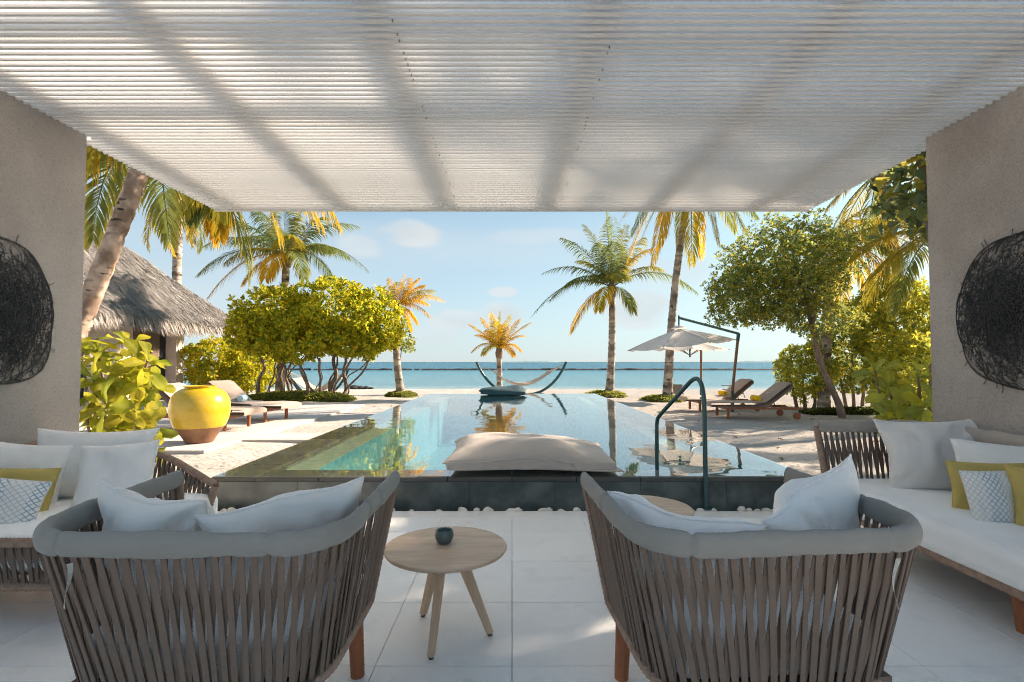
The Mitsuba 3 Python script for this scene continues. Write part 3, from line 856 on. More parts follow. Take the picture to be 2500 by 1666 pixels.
# palms on the left
d = 18.5
palm('full coconut palm rising behind the multi-stemmed tree', (cxx(645, d), d, gz(d)), (cxx(655, d), d, cz(598, d)), .17, .13, 0, 3.05, 11, GREEN, leaflet=.85, pairs=64, tips=[(456, 632, -0.3, 0.38, (PG, PY)), (478, 684, -0.8, 0.42, (PO, PO)), (472, 565, 0.5, 0.3, (PG, PG)), (505, 500, -0.3, 0.25, (PG, PG)), (590, 480, 0.6, 0.2, (PG, PG)), (650, 470, -0.4, 0.08, (PG, PY)), (700, 470, 0.4, 0.15, (PG, PY)), (745, 500, -0.6, 0.22, (PG, PG)), (820, 520, 0.2, 0.35, (PG, PG)), (845, 622, -0.2, 0.42, (PG, PG)), (770, 650, -1.0, 0.45, (PG, PG)), (560, 650, -1.0, 0.42, (PO, PO)), (610, 640, -1.4, 0.5, (PO, PO)), (700, 640, -1.5, 0.5, (PG, PY)), (540, 560, 1.2, 0.35, (PG, PY)), (760, 570, 1.2, 0.35, (PG, PY)), (520, 600, -1.2, 0.4, (PY, PY)), (800, 590, 1.0, 0.42, (PG, PG)), (630, 520, 1.4, 0.2, (PG, PG)), (670, 540, -1.2, 0.3, (PY, PY))])
d = 7.6
palm('leaning scarred palm trunk crossing in front of the thatched roof', (cxx(60, d), d, -.1), (cxx(352, d), d, cz(265, d)), .155, .115, 15, 3.0, 12, GREEN, bend=(.16, 0, .05), bark='m_scarbark',
     azs=[-95, -80, 55, -60, -75, 20, -50, -100, 40, -30, 70, -85, 60, -65, 30], elev=(25, -30), droop=(50, 60), leaflet=.8, az0=1, pairs=60)
d = 22.0
palm('tall slim palm standing behind the thatched hut with hanging dry fronds', (cxx(404, d), d, gz(d)), (cxx(402, d), d, cz(425, d)), 0.20, .17, 13, 3.1, 13, GREEN, elev=(40, -72), droop=(70, 60), leaflet=.75, az0=2)
d = 15.0
palm('palm with drooping orange fronds cut by the pergola edge', (cxx(560, 24), 24, gz(24)), (cxx(498, d), d, cz(440, d)), .15, .12, 11, 1.7, 14, MIXED, azs=[180, 150, 200, 170, -170, 190, -150, 160, 175, 140, 210], elev=(-5, -60), droop=(70, 45), trunk=False, leaflet=.8)
pb = on_ground(922, 905)
d = 20.5
cover('small green mound at the foot of the slim golden palm', (cxx(924, d), d, gz(d)), 35 * d / 1176, .6, .2, 700, 5)
palm('short golden palm on a small mound left of the pool far end', (cxx(922, d), d, gz(d) + .15), (cxx(912, d), d, cz(712, d)), .15, .12, 0, 1.55, 15, GOLDEN, bend=(-.22, 0, 0), leaflet=.5, pairs=80, tips=[(1020, 690, 0, 0.35, (PO, PO)), (988, 728, -0.4, 0.4, (PO, PO)), (962, 640, 0.3, 0.2, (PO, PO)), (930, 632, 0, 0.1, (PO, PO)), (895, 640, 0.2, 0.2, (PO, PO)), (960, 742, 0.4, 0.42, (PO, PO)), (1000, 668, -0.5, 0.3, (PY, PY)), (975, 655, 0.6, 0.25, (PO, PO)), (940, 640, -0.5, 0.12, (PO, PO)), (876, 660, 0.2, 0.3, (PO, PO)), (870, 700, -0.4, 0.4, (PY, PY)), (945, 760, -0.3, 0.45, (PO, PO)), (985, 700, 0.6, 0.38, (PO, PO)), (915, 650, 0.6, 0.1, (PY, PY))])
d = 25.0
palm('young golden palm standing behind the hammock', (cxx(1148, d), d, gz(d)), (cxx(1147, d), d, cz(812, d)), .15, .13, 0, 1.75, 16, GOLDEN, leaflet=.55, pairs=80, hang=.35, tips=[(1080, 746, 0, 0.15, (PO, PO)), (1108, 732, 0.4, 0.1, (PO, PO)), (1128, 722, -0.3, 0.08, (PO, PO)), (1150, 718, 0, 0.03, (PY, PY)), (1172, 726, 0.4, 0.08, (PY, PY)), (1192, 735, -0.4, 0.1, (PO, PO)), (1218, 742, 0, 0.15, (PO, PO)), (1196, 806, -0.5, 0.55, (PO, PO)), (1085, 808, -0.4, 0.55, (PO, PO)), (1110, 815, -0.8, 0.6, (PY, PY)), (1180, 818, -0.8, 0.6, (PO, PO)), (1095, 770, 0.6, 0.3, (PO, PO)), (1205, 772, 0.5, 0.3, (PO, PO)), (1140, 740, -0.8, 0.15, (PY, PY)), (1160, 745, -0.8, 0.15, (PO, PO)), (1120, 760, 0.9, 0.2, (PO, PO))])

# palms on the right
d = 20.5
cover('round green mound at the foot of the tall-crowned palm right of the pool', (cxx(1392, d), d, gz(d)), 47 * d / 1176, .75, .22, 1000, 6)
palm('green coconut palm with upright fronds right of the hammock', (cxx(1400, d), d, gz(d) + .15), (cxx(1407, d), d, cz(668, d)), .155, .125, 0, 3.0, 17, GREEN, bend=(.1, 0, 0), leaflet=.8, pairs=64, hang=.42, tips=[(1226, 722, -0.5, 0.42, (PG, PG)), (1248, 628, 0.3, 0.36, (PG, PG)), (1292, 548, -0.4, 0.25, (PG, PG)), (1345, 520, 0.8, 0.2, (PG, PY)), (1392, 488, 0, 0.05, (PG, PG)), (1405, 500, 0.5, 0.02, (PG, PY)), (1440, 520, -0.5, 0.15, (PY, PY)), (1498, 572, 0.2, 0.28, (PO, PO)), (1600, 672, -0.2, 0.42, (PG, PG)), (1312, 762, -0.7, 0.38, (PO, PO)), (1455, 715, -1.0, 0.45, (PG, PY)), (1375, 712, -1.2, 0.4, (PY, PO)), (1300, 655, -0.9, 0.38, (PG, PG)), (1475, 548, 0.9, 0.2, (PY, PY)), (1330, 600, 0.9, 0.3, (PG, PY)), (1520, 620, 1.0, 0.3, (PG, PY)), (1430, 640, -1.4, 0.5, (PG, PY)), (1360, 640, 1.2, 0.4, (PG, PY)), (1375, 560, -1.1, 0.25, (PG, PG)), (1440, 590, 1.1, 0.25, (PG, PY)), (1265, 690, 1.0, 0.42, (PG, PG)), (1412, 560, -0.8, 0.15, (PG, PG))])
d = 17.0
cover('flat green mound at the foot of the leaning palm beside the parasols', (cxx(1525, d), d, gz(d)), 48 * d / 1176, .7, .14, 900, 7)
palm('tall leaning palm beside the parasols, its crown cut by the pergola', (cxx(1533, d), d, gz(d)), (cxx(1592, d), d, cz(410, d)), .14, .105, 8, 2.7, 18, MIXED, tips=[(1442, 600, -0.3, 0.45, (PO, PO)), (1470, 560, 0.5, 0.4, (PY, PY)), (1452, 540, -0.8, 0.42, (PG, PY)), (1500, 610, -0.9, 0.5, (PO, PO)), (1590, 605, -0.8, 0.55, (PY, PY)), (1612, 590, 0.4, 0.5, (PO, PO)), (1720, 545, -0.2, 0.4, (PG, PY)), (1690, 530, 0.6, 0.35, (PG, PY)), (1650, 560, -0.7, 0.45, (PY, PY)), (1740, 500, 0.3, 0.3, (PG, PG)), (1430, 500, 0.3, 0.35, (PO, PO)), (1560, 570, 0.9, 0.5, (PG, PY)), (1520, 560, -1.2, 0.5, (PO, PO))], bend=(-.30, 0, 0), elev=(60, 10), droop=(60, 60), leaflet=.75, az0=1.8)

# round tree on the right
rb = on_ground(1936, 961)
d = rb[1]
s = d / 1176.5
rt = thing('round_tree', 'round-crowned olive green tree with a slanting bare trunk right of the loungers', 'tree')
(lv, lf, lc), _ = crown_mesh([((cxx(1800, d), d, cz(622, d)), (180 * s, 1.75, 148 * s), 3100), ((cxx(1720, d), d, cz(680, d)), (120 * s, 1.2, 92 * s), 1300), ((cxx(1870, d), d, cz(600, d)), (118 * s, 1.4, 118 * s), 1100),
                              ((cxx(1870, d), d - .3, cz(735, d)), (115 * s, .8, 50 * s), 420)], 6, .085, .042, OL, OW, 31, shell=.5, amp=.45)
part(rt, 'crown', tm(lv, lf), 'm_leaf', color=lc)
tp = smooth_path([(rb[0], d, -.05), (cxx(1925, d), d, cz(925, d)), (cxx(1905, d), d + .05, cz(880, d)), (cxx(1880, d), d, cz(820, d)), (cxx(1868, d), d, cz(745, d)), (cxx(1845, d), d, cz(660, d))], 30)
part(rt, 'trunk', tube(tp, np.linspace(.078, .05, 30) + .008 * np.sin(np.arange(30)), 12), 'm_bark', smooth=True)
for q, (px, py) in enumerate(((1760, 640), (1900, 640), (1820, 560), (1720, 700), (1860, 580))):
    part(rt, 'branch', limb(tp[21 + q], (cxx(px, d), d + (-.5, .4, 0, .3, -.3)[q], cz(py, d)), .05, .015, q + 3, .2), 'm_bark', smooth=True)

# the thicket behind it
for q, (px, py, rx, rz, n, dd, lab) in enumerate((
        (1848, 852, 62, 72, 700, 14.2, 'low golden-green shrub at the beach end of the right thicket'),
        (1960, 800, 105, 120, 1500, 14.6, 'dense olive shrub behind the slanting trunk'),
        (2060, 745, 110, 125, 1600, 13.0, 'tall backlit yellow-green shrub in the right thicket'),
        (2110, 850, 90, 95, 900, 11.5, 'dark shrub behind the big-leaved plant on the right'))):
    s = dd / 1176.5
    k = thing('thicket_shrub', lab, 'shrub', 'shrubs of the right thicket')
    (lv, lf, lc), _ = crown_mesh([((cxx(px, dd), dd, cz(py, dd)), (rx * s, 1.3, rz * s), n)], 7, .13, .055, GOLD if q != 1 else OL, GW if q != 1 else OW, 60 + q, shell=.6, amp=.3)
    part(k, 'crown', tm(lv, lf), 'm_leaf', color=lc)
    for w in range(3):
        part(k, 'stem', limb((cxx(px + 18 * (w - 1), dd), dd, gz(dd) - .05), (cxx(px + 40 * (w - 1), dd), dd, cz(py, dd)), .05, .025, q * 5 + w, .15), 'm_bark', smooth=True)
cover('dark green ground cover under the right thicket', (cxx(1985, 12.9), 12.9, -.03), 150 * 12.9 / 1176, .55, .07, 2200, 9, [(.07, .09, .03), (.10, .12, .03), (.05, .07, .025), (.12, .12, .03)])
dd = 13.4
palm('pale thick palm trunk behind the slanting tree, its crown hidden in leaves', (cxx(1890, dd), dd, -.05), (cxx(1912, dd), dd, cz(560, dd)), .135, .11, 12, 2.6, 19, MIXED, azs=[90, 60, 120, 30, 80, 150, -60, 100, 45, 70, 130, 110], elev=(50, -30), leaflet=.7)
dd = 10.5
palm('backlit golden palm filling the gap beside the right wall', (cxx(2230, dd), dd, -.05), (cxx(2190, dd), dd, cz(560, dd)), .14, .12, 6, 2.5, 20, MIXED, azs=[0, 90, 180, 40, 130, 60], elev=(55, -25), droop=(60, 75), leaflet=.6, pairs=70, hang=.4, tips=[(1952, 602, -.3, .3, (PY, PO)), (1985, 655, .2, .32, (PY, PO)), (1960, 535, .3, .2, (PY, PY)), (2000, 490, -.4, .15, (PG, PY)), (1985, 700, -.5, .4, (PY, PY)), (2030, 470, .6, .12, (PY, PO)), (1975, 570, .7, .28, (PY, PO)), (2050, 720, -.8, .45, (PG, PY))])
dd = 12.5
palm('tall palm above the thicket with one hanging frond', (cxx(2120, 15), 15, -.05), (cxx(2030, dd), dd, cz(400, dd)), .14, .12, 9, 2.3, 24, GREEN, elev=(50, -50), droop=(60, 45), leaflet=.55, az0=.6, tips=[(1992, 560, -.4, .25, (PG, PO)), (1900, 480, .2, .25, (PY, PO))])


# broad-leaved tree at the right wall, and neighbours added out of view to shade the terrace
def leafy(label, px, dd, zc, r, n, seed, base_x=None, name='broadleaf_tree', group=None):
    k = thing(name, label, 'tree', group)
    c = (cxx(px, dd), dd, zc)
    (lv, lf, lc), _ = crown_mesh([(c, r, n)], 5, .19, .12, [(.20, .245, .10), (.14, .18, .09), (.28, .29, .08), (.40, .33, .06)], [4, 3, 2, 1], seed, shell=.35, amp=.6)
    part(k, 'crown', tm(lv, lf), 'm_leaf', color=lc)
    bx = c[0] if base_x is None else base_x
    part(k, 'trunk', limb((bx, dd, -.1), (c[0], dd, zc + .3), .075, .04, seed, .05, 20, 10), 'm_bark', smooth=True)
    return k


leafy('broad-leaved tree with round dull leaves leaning in beside the right wall', 2128, 6.4, 3.5, (.60, .8, 1.0), 120, 41, base_x=5.38)
leafy('spreading tree added behind the right wall to shade the right side of the terrace', 2440, 8.0, 4.3, (2.2, 1.9, 1.9), 620, 42)  # added for the shade it throws on floor and sand

leafy('unseen dense tree added behind the right wall to shade the terrace floor', 2600, 5.9, 4.3, (1.7, 1.5, 1.9), 700, 45)  # out of view, put here to keep direct sun off the floor


# palms out of the frame on the right, whose crowns shade the pergola
for q, (x, y, z, n, fl_) in enumerate(((6.0, 5.0, 6.0, 16, 2.8), (8.8, 5.5, 7.8, 18, 3.0), (11.5, 5.4, 8.6, 16, 3.0), (5.2, 3.7, 5.4, 12, 2.4), (7.2, 6.1, 6.0, 13, 2.6))):
    palm(('coconut palm behind the right wall whose fronds shade the near right of the pergola', 'tall coconut palm right of the terrace towards the beach', 'tallest coconut palm right of the terrace', 'low coconut palm nearest the house behind the right wall', 'slim coconut palm between the right wall and the beach trees')[q],
         (x + .6, y - .2, -.05), (x, y, z), .16, .12, n, fl_, 120 + q, GREEN, elev=(65, -40), droop=(55, 70), leaflet=.8, az0=q * 1.3, pairs=46)


# ---- near plants with large leaves: every leaf a part
def big_leaf(L, W, curl, fold, rg):
    t = np.linspace(0, 1, 8)
    w = W / 2 * np.interp(t, [0, .06, .25, .5, .72, .88, .97, 1], [.05, .12, .38, .75, 1.0, .92, .5, .06])
    ang = curl * t ** 1.3
    y = np.concatenate([[0], np.cumsum(np.cos(ang[1:]) * L / 7)])
    z = np.concatenate([[0], np.cumsum(-np.sin(ang[1:]) * L / 7)])
    wave = .012 * np.sin(t * 9 + rg.uniform(0, 6))
    rows = [np.stack([-w, y, z + fold * w + wave], 1), np.stack([-w * .5, y, z + fold * w * .35 + wave * .5], 1), np.stack([0 * w, y, z], 1), np.stack([w * .5, y, z + fold * w * .35 - wave * .5], 1), np.stack([w, y, z + fold * w - wave], 1)]
    v = np.stack(rows, 1).reshape(-1, 3)
    i, j = np.meshgrid(np.arange(7), np.arange(4), indexing='ij')
    return v, np.stack([i * 5 + j, i * 5 + j + 1, (i + 1) * 5 + j + 1, (i + 1) * 5 + j], -1).reshape(-1, 4)


def leafy_plant(label, roots, heads, L, W, cols, wts, seed, per=11, tilt=(30, 85)):
    rg = np.random.default_rng(seed)
    k = thing('broadleaf_plant', label, 'plant')
    for q, (h, ax) in enumerate(heads):
        h = np.asarray(h, float)
        r = np.asarray(roots[q % len(roots)], float)
        mid = (h + r) / 2 + rg.normal(0, .07, 3)
        part(k, 'stem', tube(bez(r, mid, h, 10), np.linspace(.016, .010, 10), 6), 'm_bark', smooth=True)
        ax = unit(np.asarray(ax, float))
        a = unit(np.cross(ax, [.3, .2, .9]))
        b = np.cross(ax, a)
        m = per + rg.integers(-2, 3)
        for w in range(m):
            ph = w * 2.4 + rg.normal(0, .2)
            tl = math.radians(tilt[0] + (tilt[1] - tilt[0]) * (w / m) ** .8 + rg.normal(0, 6))
            perp = a * math.cos(ph) + b * math.sin(ph)
            fwd = unit(ax * math.cos(tl) + perp * math.sin(tl))
            R = frame_of(fwd[None], (ax - perp * .15 + rg.normal(0, .12, 3))[None])[0]
            sc = rg.uniform(.7, 1.1) * (.65 if w < 2 else 1)
            v, f = big_leaf(L * sc, W * sc * rg.uniform(.85, 1.1), rg.uniform(.3, 1.3), rg.uniform(.05, .45), rg)
            v = v @ R.T + h - ax * .012 * w
            c = leaf_colours(1, rg, cols, wts)[0]
            cc = np.tile(c, (len(v), 1)).reshape(8, 5, 3)
            cc[:, [1, 3]] *= rg.uniform(.82, .95)
            cc *= rg.uniform(.85, 1.08, (8, 1, 1))
            cc[:, 2] = cc[:, 2] * .6 + np.array((.45, .42, .12)) * .4
            part(k, 'leaf', tm(v, f), 'm_leaf', smooth=True, color=cc.reshape(-1, 3))
    return k


def head(px, py, dd, ax):
    return at(px, py, dd), ax


NEARL = [(.47, .44, .04), (.38, .40, .04), (.55, .50, .06), (.28, .33, .04)]
Hs = [head(225, 810, 4.6, (.1, -.3, 1)), head(300, 790, 4.7, (.4, -.2, 1)), head(340, 830, 4.5, (.8, -.4, .7)), head(215, 870, 4.3, (-.2, -.7, .8)), head(285, 870, 4.4, (.2, -.8, .6)), head(350, 890, 4.6, (.9, -.3, .3)),
      head(240, 930, 4.2, (-.1, -.9, .35)), head(310, 945, 4.4, (.5, -.8, .1)), head(345, 985, 4.6, (.8, -.5, -.3)), head(200, 960, 4.3, (-.4, -.7, .4)), head(255, 1000, 4.3, (.2, -.8, .2)), head(350, 1035, 4.55, (.9, -.3, -.1)),
      head(190, 800, 4.9, (-.3, 0, 1)), head(260, 840, 4.9, (.1, .2, 1)), head(320, 1010, 4.5, (.7, -.5, .1))]
leafy_plant('bright yellow-green plant with large glossy leaves beside the left wall', [(-3.55, 4.7, -.05), (-3.3, 4.6, -.05), (-3.7, 4.5, -.05)], Hs, .28, .115, NEARL, [4, 3, 3, 2], 71, per=12)
NEARR = [(.44, .46, .07), (.35, .39, .08), (.58, .53, .05), (.27, .32, .08)]
Hs = [head(2010, 850, 5.2, (-.3, -.4, 1)), head(2110, 860, 5.0, (.1, -.6, .9)), head(2090, 930, 4.9, (-.2, -.8, .4)), head(2140, 830, 5.3, (.4, -.2, 1)), head(2045, 900, 5.1, (-.5, -.6, .4)), head(2135, 935, 4.8, (.1, -.9, .2)),
      head(2060, 962, 4.9, (-.4, -.7, .3)), head(2120, 985, 4.7, (0, -.9, .3)), head(2165, 890, 5.0, (.5, -.6, .5))]
leafy_plant('dull green plant with large rounded leaf rosettes beside the right wall', [(4.0, 5.2, -.05), (4.15, 5.0, -.05)], Hs, .25, .105, NEARR, [4, 3, 3, 2], 72, per=12)

# dry leaves on the sand
rg = np.random.default_rng(77)
for q in range(34):
    x, y = rg.uniform(3.0, 8.5), rg.uniform(6.5, 12.5)
    if q > 27:
        x, y = rg.uniform(-4.2, -2.9), rg.uniform(12.5, 17)
    v, f = big_leaf(rg.uniform(.05, .10), .04, .9, .5, rg)
    put(thing('fallen_leaf', 'small dry brown leaf lying on the sand', 'leaf', 'dry leaves on the sand'), xf(tm(v, f), (x, y, float(gz(y)) + .035), rg.uniform(0, 360), rg.uniform(-20, 20)), 'm_litter')
# ------------------------------------------------------------------ thatched hut
hut = thing('thatched_hut', 'low plaster hut under a big weathered grey thatched roof on the left', 'hut')
EX, EY0, EY1, EZ = -11.9, 6.2, 22.9, 2.32
AP = np.array([EX - 8, 14.2, EZ + .55 + 8.0])
rg = np.random.default_rng(90)
c = [np.array([EX, EY0, EZ + .5]), np.array([EX, EY1, EZ + .5]), np.array([EX - 16, EY1, EZ + .5]), np.array([EX - 16, EY0, EZ + .5])]
vs, fs = [], []
for a, b in zip(c, c[1:] + c[:1]):
    n, m = 60, 30
    u, w = np.meshgrid(np.linspace(0, 1, n), np.linspace(0, 1, m), indexing='ij')
    P = (a + (b - a) * u[..., None]) * (1 - w[..., None]) + AP * w[..., None]
    P[..., 2] += (meshkit.fbm(P * 1.3, 3, 4) - .5) * .22 - .7 * w * (1 - w)
    i, j = np.meshgrid(np.arange(n - 1), np.arange(m - 1), indexing='ij')
    fs.append(np.stack([i * m + j, (i + 1) * m + j, (i + 1) * m + j + 1, i * m + j + 1], -1).reshape(-1, 4) + sum(map(len, vs)))
    vs.append(P.reshape(-1, 3))
roof = part(hut, 'roof', tm(np.vstack(vs), np.vstack(fs)), 'm_thatchbase', smooth=True)


def strands(P, d, L, W, rg, lo, hi, nrm):
    n = len(P)
    d = unit(d + rg.normal(0, .10, (n, 3)))
    s = unit(np.cross(d, nrm) + rg.normal(0, .25, (n, 3)))
    tv = np.stack([-s * W[:, None], s * W[:, None], -s * W[:, None] * .9, s * W[:, None] * .9, 0 * s], 1)
    off = np.array([0, 0, .6, .6, 1.0])[None, :, None] * (d * L[:, None])[:, None]
    v = P[:, None] + tv + off
    f = np.array([[0, 1, 3], [0, 3, 2], [2, 3, 4]])[None] + (np.arange(n) * 5)[:, None, None]
    col = np.array(lo) + (np.array(hi) - np.array(lo)) * (rg.random((n, 1)) ** 1.4)
    return tm(v.reshape(-1, 3), f.reshape(-1, 3)), np.repeat(col, 5, 0)


n = 26000
yy_, ww = rg.uniform(EY0, EY1, n), rg.random(n) ** 1.2 * .8
y_ = 14.2 + (yy_ - 14.2) * (1 - ww)
P = np.stack([EX - 8 * ww, y_, EZ + .5 + (AP[2] - EZ - .5) * ww], 1)
P[:, 2] += (meshkit.fbm(P * 1.3, 3, 4) - .5) * .22 - .7 * ww * (1 - ww) + rg.uniform(.0, .05, n)
dn = unit(np.array([8.0, 0, -7.5]))
m, col = strands(P, np.tile(dn, (n, 1)) + rg.normal(0, .05, (n, 3)), rg.uniform(.25, .6, n), rg.uniform(.006, .016, n), rg, (.075, .072, .07), (.34, .325, .31), np.array([.68, 0, .73]))
col *= (.7 + .6 * meshkit.fbm(P * (.5, 1.5, .5), 3, 6))[np.repeat(np.arange(n), 5)][:, None]
part(roof, 'straw', m, 'm_thatch', color=col, kind='stuff', label='layers of dry straw on the roof slope')
n = 9000
y_ = rg.uniform(EY0 + .3, EY1 + .05, n)
lay = rg.random(n)
P = np.stack([EX + .02 - .25 * lay + rg.normal(0, .03, n), y_, EZ + .40 + .25 * lay + .06 * np.sin(y_ * 1.3)], 1)
m, col = strands(P, np.tile(np.array([.35, 0, -1.0]), (n, 1)), rg.uniform(.3, .7, n), rg.uniform(.008, .02, n), rg, (.14, .13, .12), (.50, .46, .43), np.array([1.0, 0, .3]))
part(hut, 'eave_fringe', m, 'm_thatch', color=col, kind='stuff', label='hanging straw fringe along the eave')
part(hut, 'eave_board', box(EX - .5, EX - .15, EY0 + .5, EY1 - .3, EZ + .1, EZ + .48), 'm_thatchbase')
wx_ = -12.75
for a, b, mm, nm, lb in ((6.6, 15.0, 'm_hutwall', 'wall', None), (15.35, 17.2, 'm_hutwall', 'wall', None), (17.2, 18.6, 'm_hutpanel', 'panel', 'brown timber panel in the hut wall'), (15.0, 15.35, 'm_glassdark', 'window', None), (18.6, 18.93, 'm_glassdark', 'window', 'narrow dark window beside the column')):
    part(hut, nm, box(wx_ - .2, wx_ + (.0 if nm == 'wall' else -.06), a, b, -.2, EZ + .5), mm, label=lb)
part(hut, 'column', box(wx_ - .12, wx_ + .32, 18.95, 19.40, -.3, EZ + .4, .01), 'm_hutwall')
part(hut, 'end_wall', box(wx_ - 10, wx_ - .21, 19.15, 19.35, -.3, EZ + .5), 'm_hutwall')

# ------------------------------------------------------------------ woven seats


def resamp_pair(top, bot, n=160):
    return resample(top, n), resample(bot, n)


def straps(key, top, bot, pitch, width, slant, seed, gap=.004, mat_='m_strap', lean=0):
    rg = np.random.default_rng(seed)
    L = np.linalg.norm(np.diff(top, axis=0), axis=1).sum()
    n = max(4, int(L / pitch))
    cen = (top.mean(0) + bot.mean(0)) / 2
    q = np.linspace(0, 1, len(top))
    ev = lambda A, s: np.stack([np.interp(s, q, A[:, k]) for k in range(3)], 1)
    for fam in (1, -1):
        for k in range(n):
            s0 = (k + .5) / n
            s1 = s0 + fam * slant * pitch / L + rg.normal(0, .12) * pitch / L
            if not (0 <= s1 <= 1):
                s1 = min(max(s1, .3 / n), 1 - .3 / n)
            v = np.linspace(0, 1, 9)
            s = s0 + (s1 - s0) * v
            P = ev(top, s) * (1 - v[:, None]) + ev(bot, s) * v[:, None]
            tang = unit(ev(top, np.clip(s + .01, 0, 1)) - ev(top, np.clip(s - .01, 0, 1)))
            dirn = unit(np.gradient(P, axis=0))
            nr = unit(np.cross(tang, dirn))
            if ((P[4] - cen) @ nr[4]) * 1.0 < 0:
                nr = -nr
            tw = math.radians(rg.normal(0, 9))
            wd = unit(np.cross(dirn, nr)) * math.cos(tw) + nr * math.sin(tw)
            P = P + nr * (gap * fam + rg.normal(0, .0012))
            h, t_ = wd * width / 2 * rg.uniform(.93, 1.04), nr * .0016
            V = np.stack([P - h - t_, P + h - t_, P + h + t_, P - h + t_], 1).reshape(-1, 3)
            i, j = np.meshgrid(np.arange(8), np.arange(4), indexing='ij')
            f = np.stack([i * 4 + j, i * 4 + (j + 1) % 4, (i + 1) * 4 + (j + 1) % 4, (i + 1) * 4 + j], -1).reshape(-1, 4)
            part(key, 'strap', tm(V, f), mat_)


def to_world(P, pos, yaw):
    a = math.radians(yaw)
    P = np.asarray(P, float)
    return np.stack([P[:, 0] * math.cos(a) - P[:, 1] * math.sin(a) + pos[0], P[:, 0] * math.sin(a) + P[:, 1] * math.cos(a) + pos[1], P[:, 2] + pos[2]], 1)


def rope_rail(P, r, closed=False):
    """a rail wound with rope: close fine ridges"""
    L = np.linalg.norm(np.diff(P, axis=0), axis=1).sum()
    n = int(L / .006)
    Q = resample(P, n)
    return tube(Q, r * (1 + .07 * np.sin(np.arange(n) * 2 * PI / 3.5)), 10, closed)


def sleeve(P, seed, h=.037, w=.020):
    rg = np.random.default_rng(seed)
    n = 220
    Q = resample(P, n)
    m = 20
    prof = circle(w, m, h)
    ms = sweep(Q, prof, (0, 0, 1.0), 1.0)
    v = np.array(ms.vertices)
    nn = (meshkit.fbm(v * (16, 16, 5) + seed, 4, seed) - .5) * .013 + (meshkit.noise(v * (5, 5, 3), seed + 3) - .5) * .013
    k = np.minimum(np.arange(n * m) // m, n - 1)
    tck = np.zeros(n)
    for s in (.16, .36, .62, .80, .86):
        tck -= .010 * np.exp(-((np.arange(n) / n - s) / .0028) ** 2)
    c = np.repeat(Q, m, 0)
    d = unit(v[:n * m] - c)
    v[:n * m] += d * (nn[:n * m] + tck[k])[:, None]
    return tm(v, ms.faces)


def chair(label, pos, yaw, seed, w=.93, dep=.76):
    k = thing('armchair', label, 'armchair', 'woven armchairs seen from behind')
    top = round_path([(-w / 2, dep, .75), (-w / 2, .0, .735), (w / 2, .0, .735), (w / 2, dep, .75)], .22, 160)
    wb = w - .16
    bot = round_path([(-wb / 2, dep - .09, .275), (-wb / 2, .075, .265), (wb / 2, .075, .265), (wb / 2, dep - .09, .275)], .19, 160)
    top, bot = to_world(top, pos, yaw), to_world(bot, pos, yaw)
    part(k, 'rail_sleeve', sleeve(top, seed), 'm_sleeve', smooth=True, label='grey fabric sleeve over the curved top rail')
    part(k, 'base_rail', rope_rail(bot, .017), 'm_rope', smooth=True)
    part(k, 'front_rail', rope_rail(np.array([bot[0], bot[-1]]), .017), 'm_rope', smooth=True)
    for a, b in ((top[0], bot[0]), (top[-1], bot[-1])):
        part(k, 'front_post', rope_rail(np.array([a, b]), .016), 'm_rope', smooth=True)
    straps(k, top - (0, 0, .02), bot, 0.0365, .0182, 1.0, seed)
    part(k, 'seat_base', xf(box(-wb / 2 + .02, wb / 2 - .02, .1, dep - .1, .255, .285), pos, yaw), 'm_strap')
    part(k, 'seat_cushion', xf(rbox(w - .27, dep - .12, .15, .05, puff=.015), tuple(to_world([(0, dep / 2 + .035, .365)], pos, yaw)[0]), yaw), 'm_linen', smooth=True)
    for sx, sy in ((-1, 0), (1, 0), (-1, 1), (1, 1)):
        p = to_world([(sx * (wb / 2 - .045), .14 if sy == 0 else dep - .15, .262), (sx * (wb / 2 - .035), .13 if sy == 0 else dep - .14, 0)], pos, yaw)
        part(k, 'leg', tube(np.vstack([p[:1] * .98 + p[1:] * .02, p]), [.0, .031, .027], 14), 'm_teak', smooth=40)
    return k, top, bot


def tie(key, p, L, seed):
    rg = np.random.default_rng(seed)
    n = 8
    t = np.linspace(0, 1, n)
    P = np.asarray(p) + np.stack([.012 * np.sin(t * 4 + seed), -.004 - .006 * np.cos(t * 3), -L * t], 1)
    a = t * 1.6 + seed
    wd = np.stack([np.cos(a), np.sin(a), 0 * a], 1) * .007
    V = np.stack([P - wd, P + wd], 1).reshape(-1, 3)
    i = np.arange(n - 1)
    part(key, 'tie', tm(V, np.stack([2 * i, 2 * i + 1, 2 * i + 3, 2 * i + 2], 1)), 'm_tie')


ch1, top1, bot1 = chair('woven brown strap armchair at the left, its back to the viewer, grey padded rail', (-.965, 1.46, 0), 0, 3)
ch2, top2, bot2 = chair('woven brown strap armchair at the right, its back to the viewer, grey padded rail', (.82, 1.475, 0), 4.5, 8, w=.91)
tie(ch1, (-1.24, 1.452, .69), .13, 1)
tie(ch2, (1.10, 1.487, .69), .15, 3)


def cushion(name, label, m, bsdf, group=None, **kw):
    k = thing(name, label, 'pillow', group)
    put(k, m, bsdf, smooth=True, **kw)
    v, n = np.array(m.vertices), int(round(math.sqrt(len(m.vertices) / 2)))
    g = np.arange(n)
    loop = np.concatenate([g * n, (n - 1) * n + g, (n - 1 - g) * n + n - 1, n - 1 - g])
    part(k, 'piping', tube(v[loop[np.append(True, np.linalg.norm(np.diff(v[loop], axis=0), axis=1) > 1e-5)]], .0035, 6), bsdf, smooth=True)
    return k


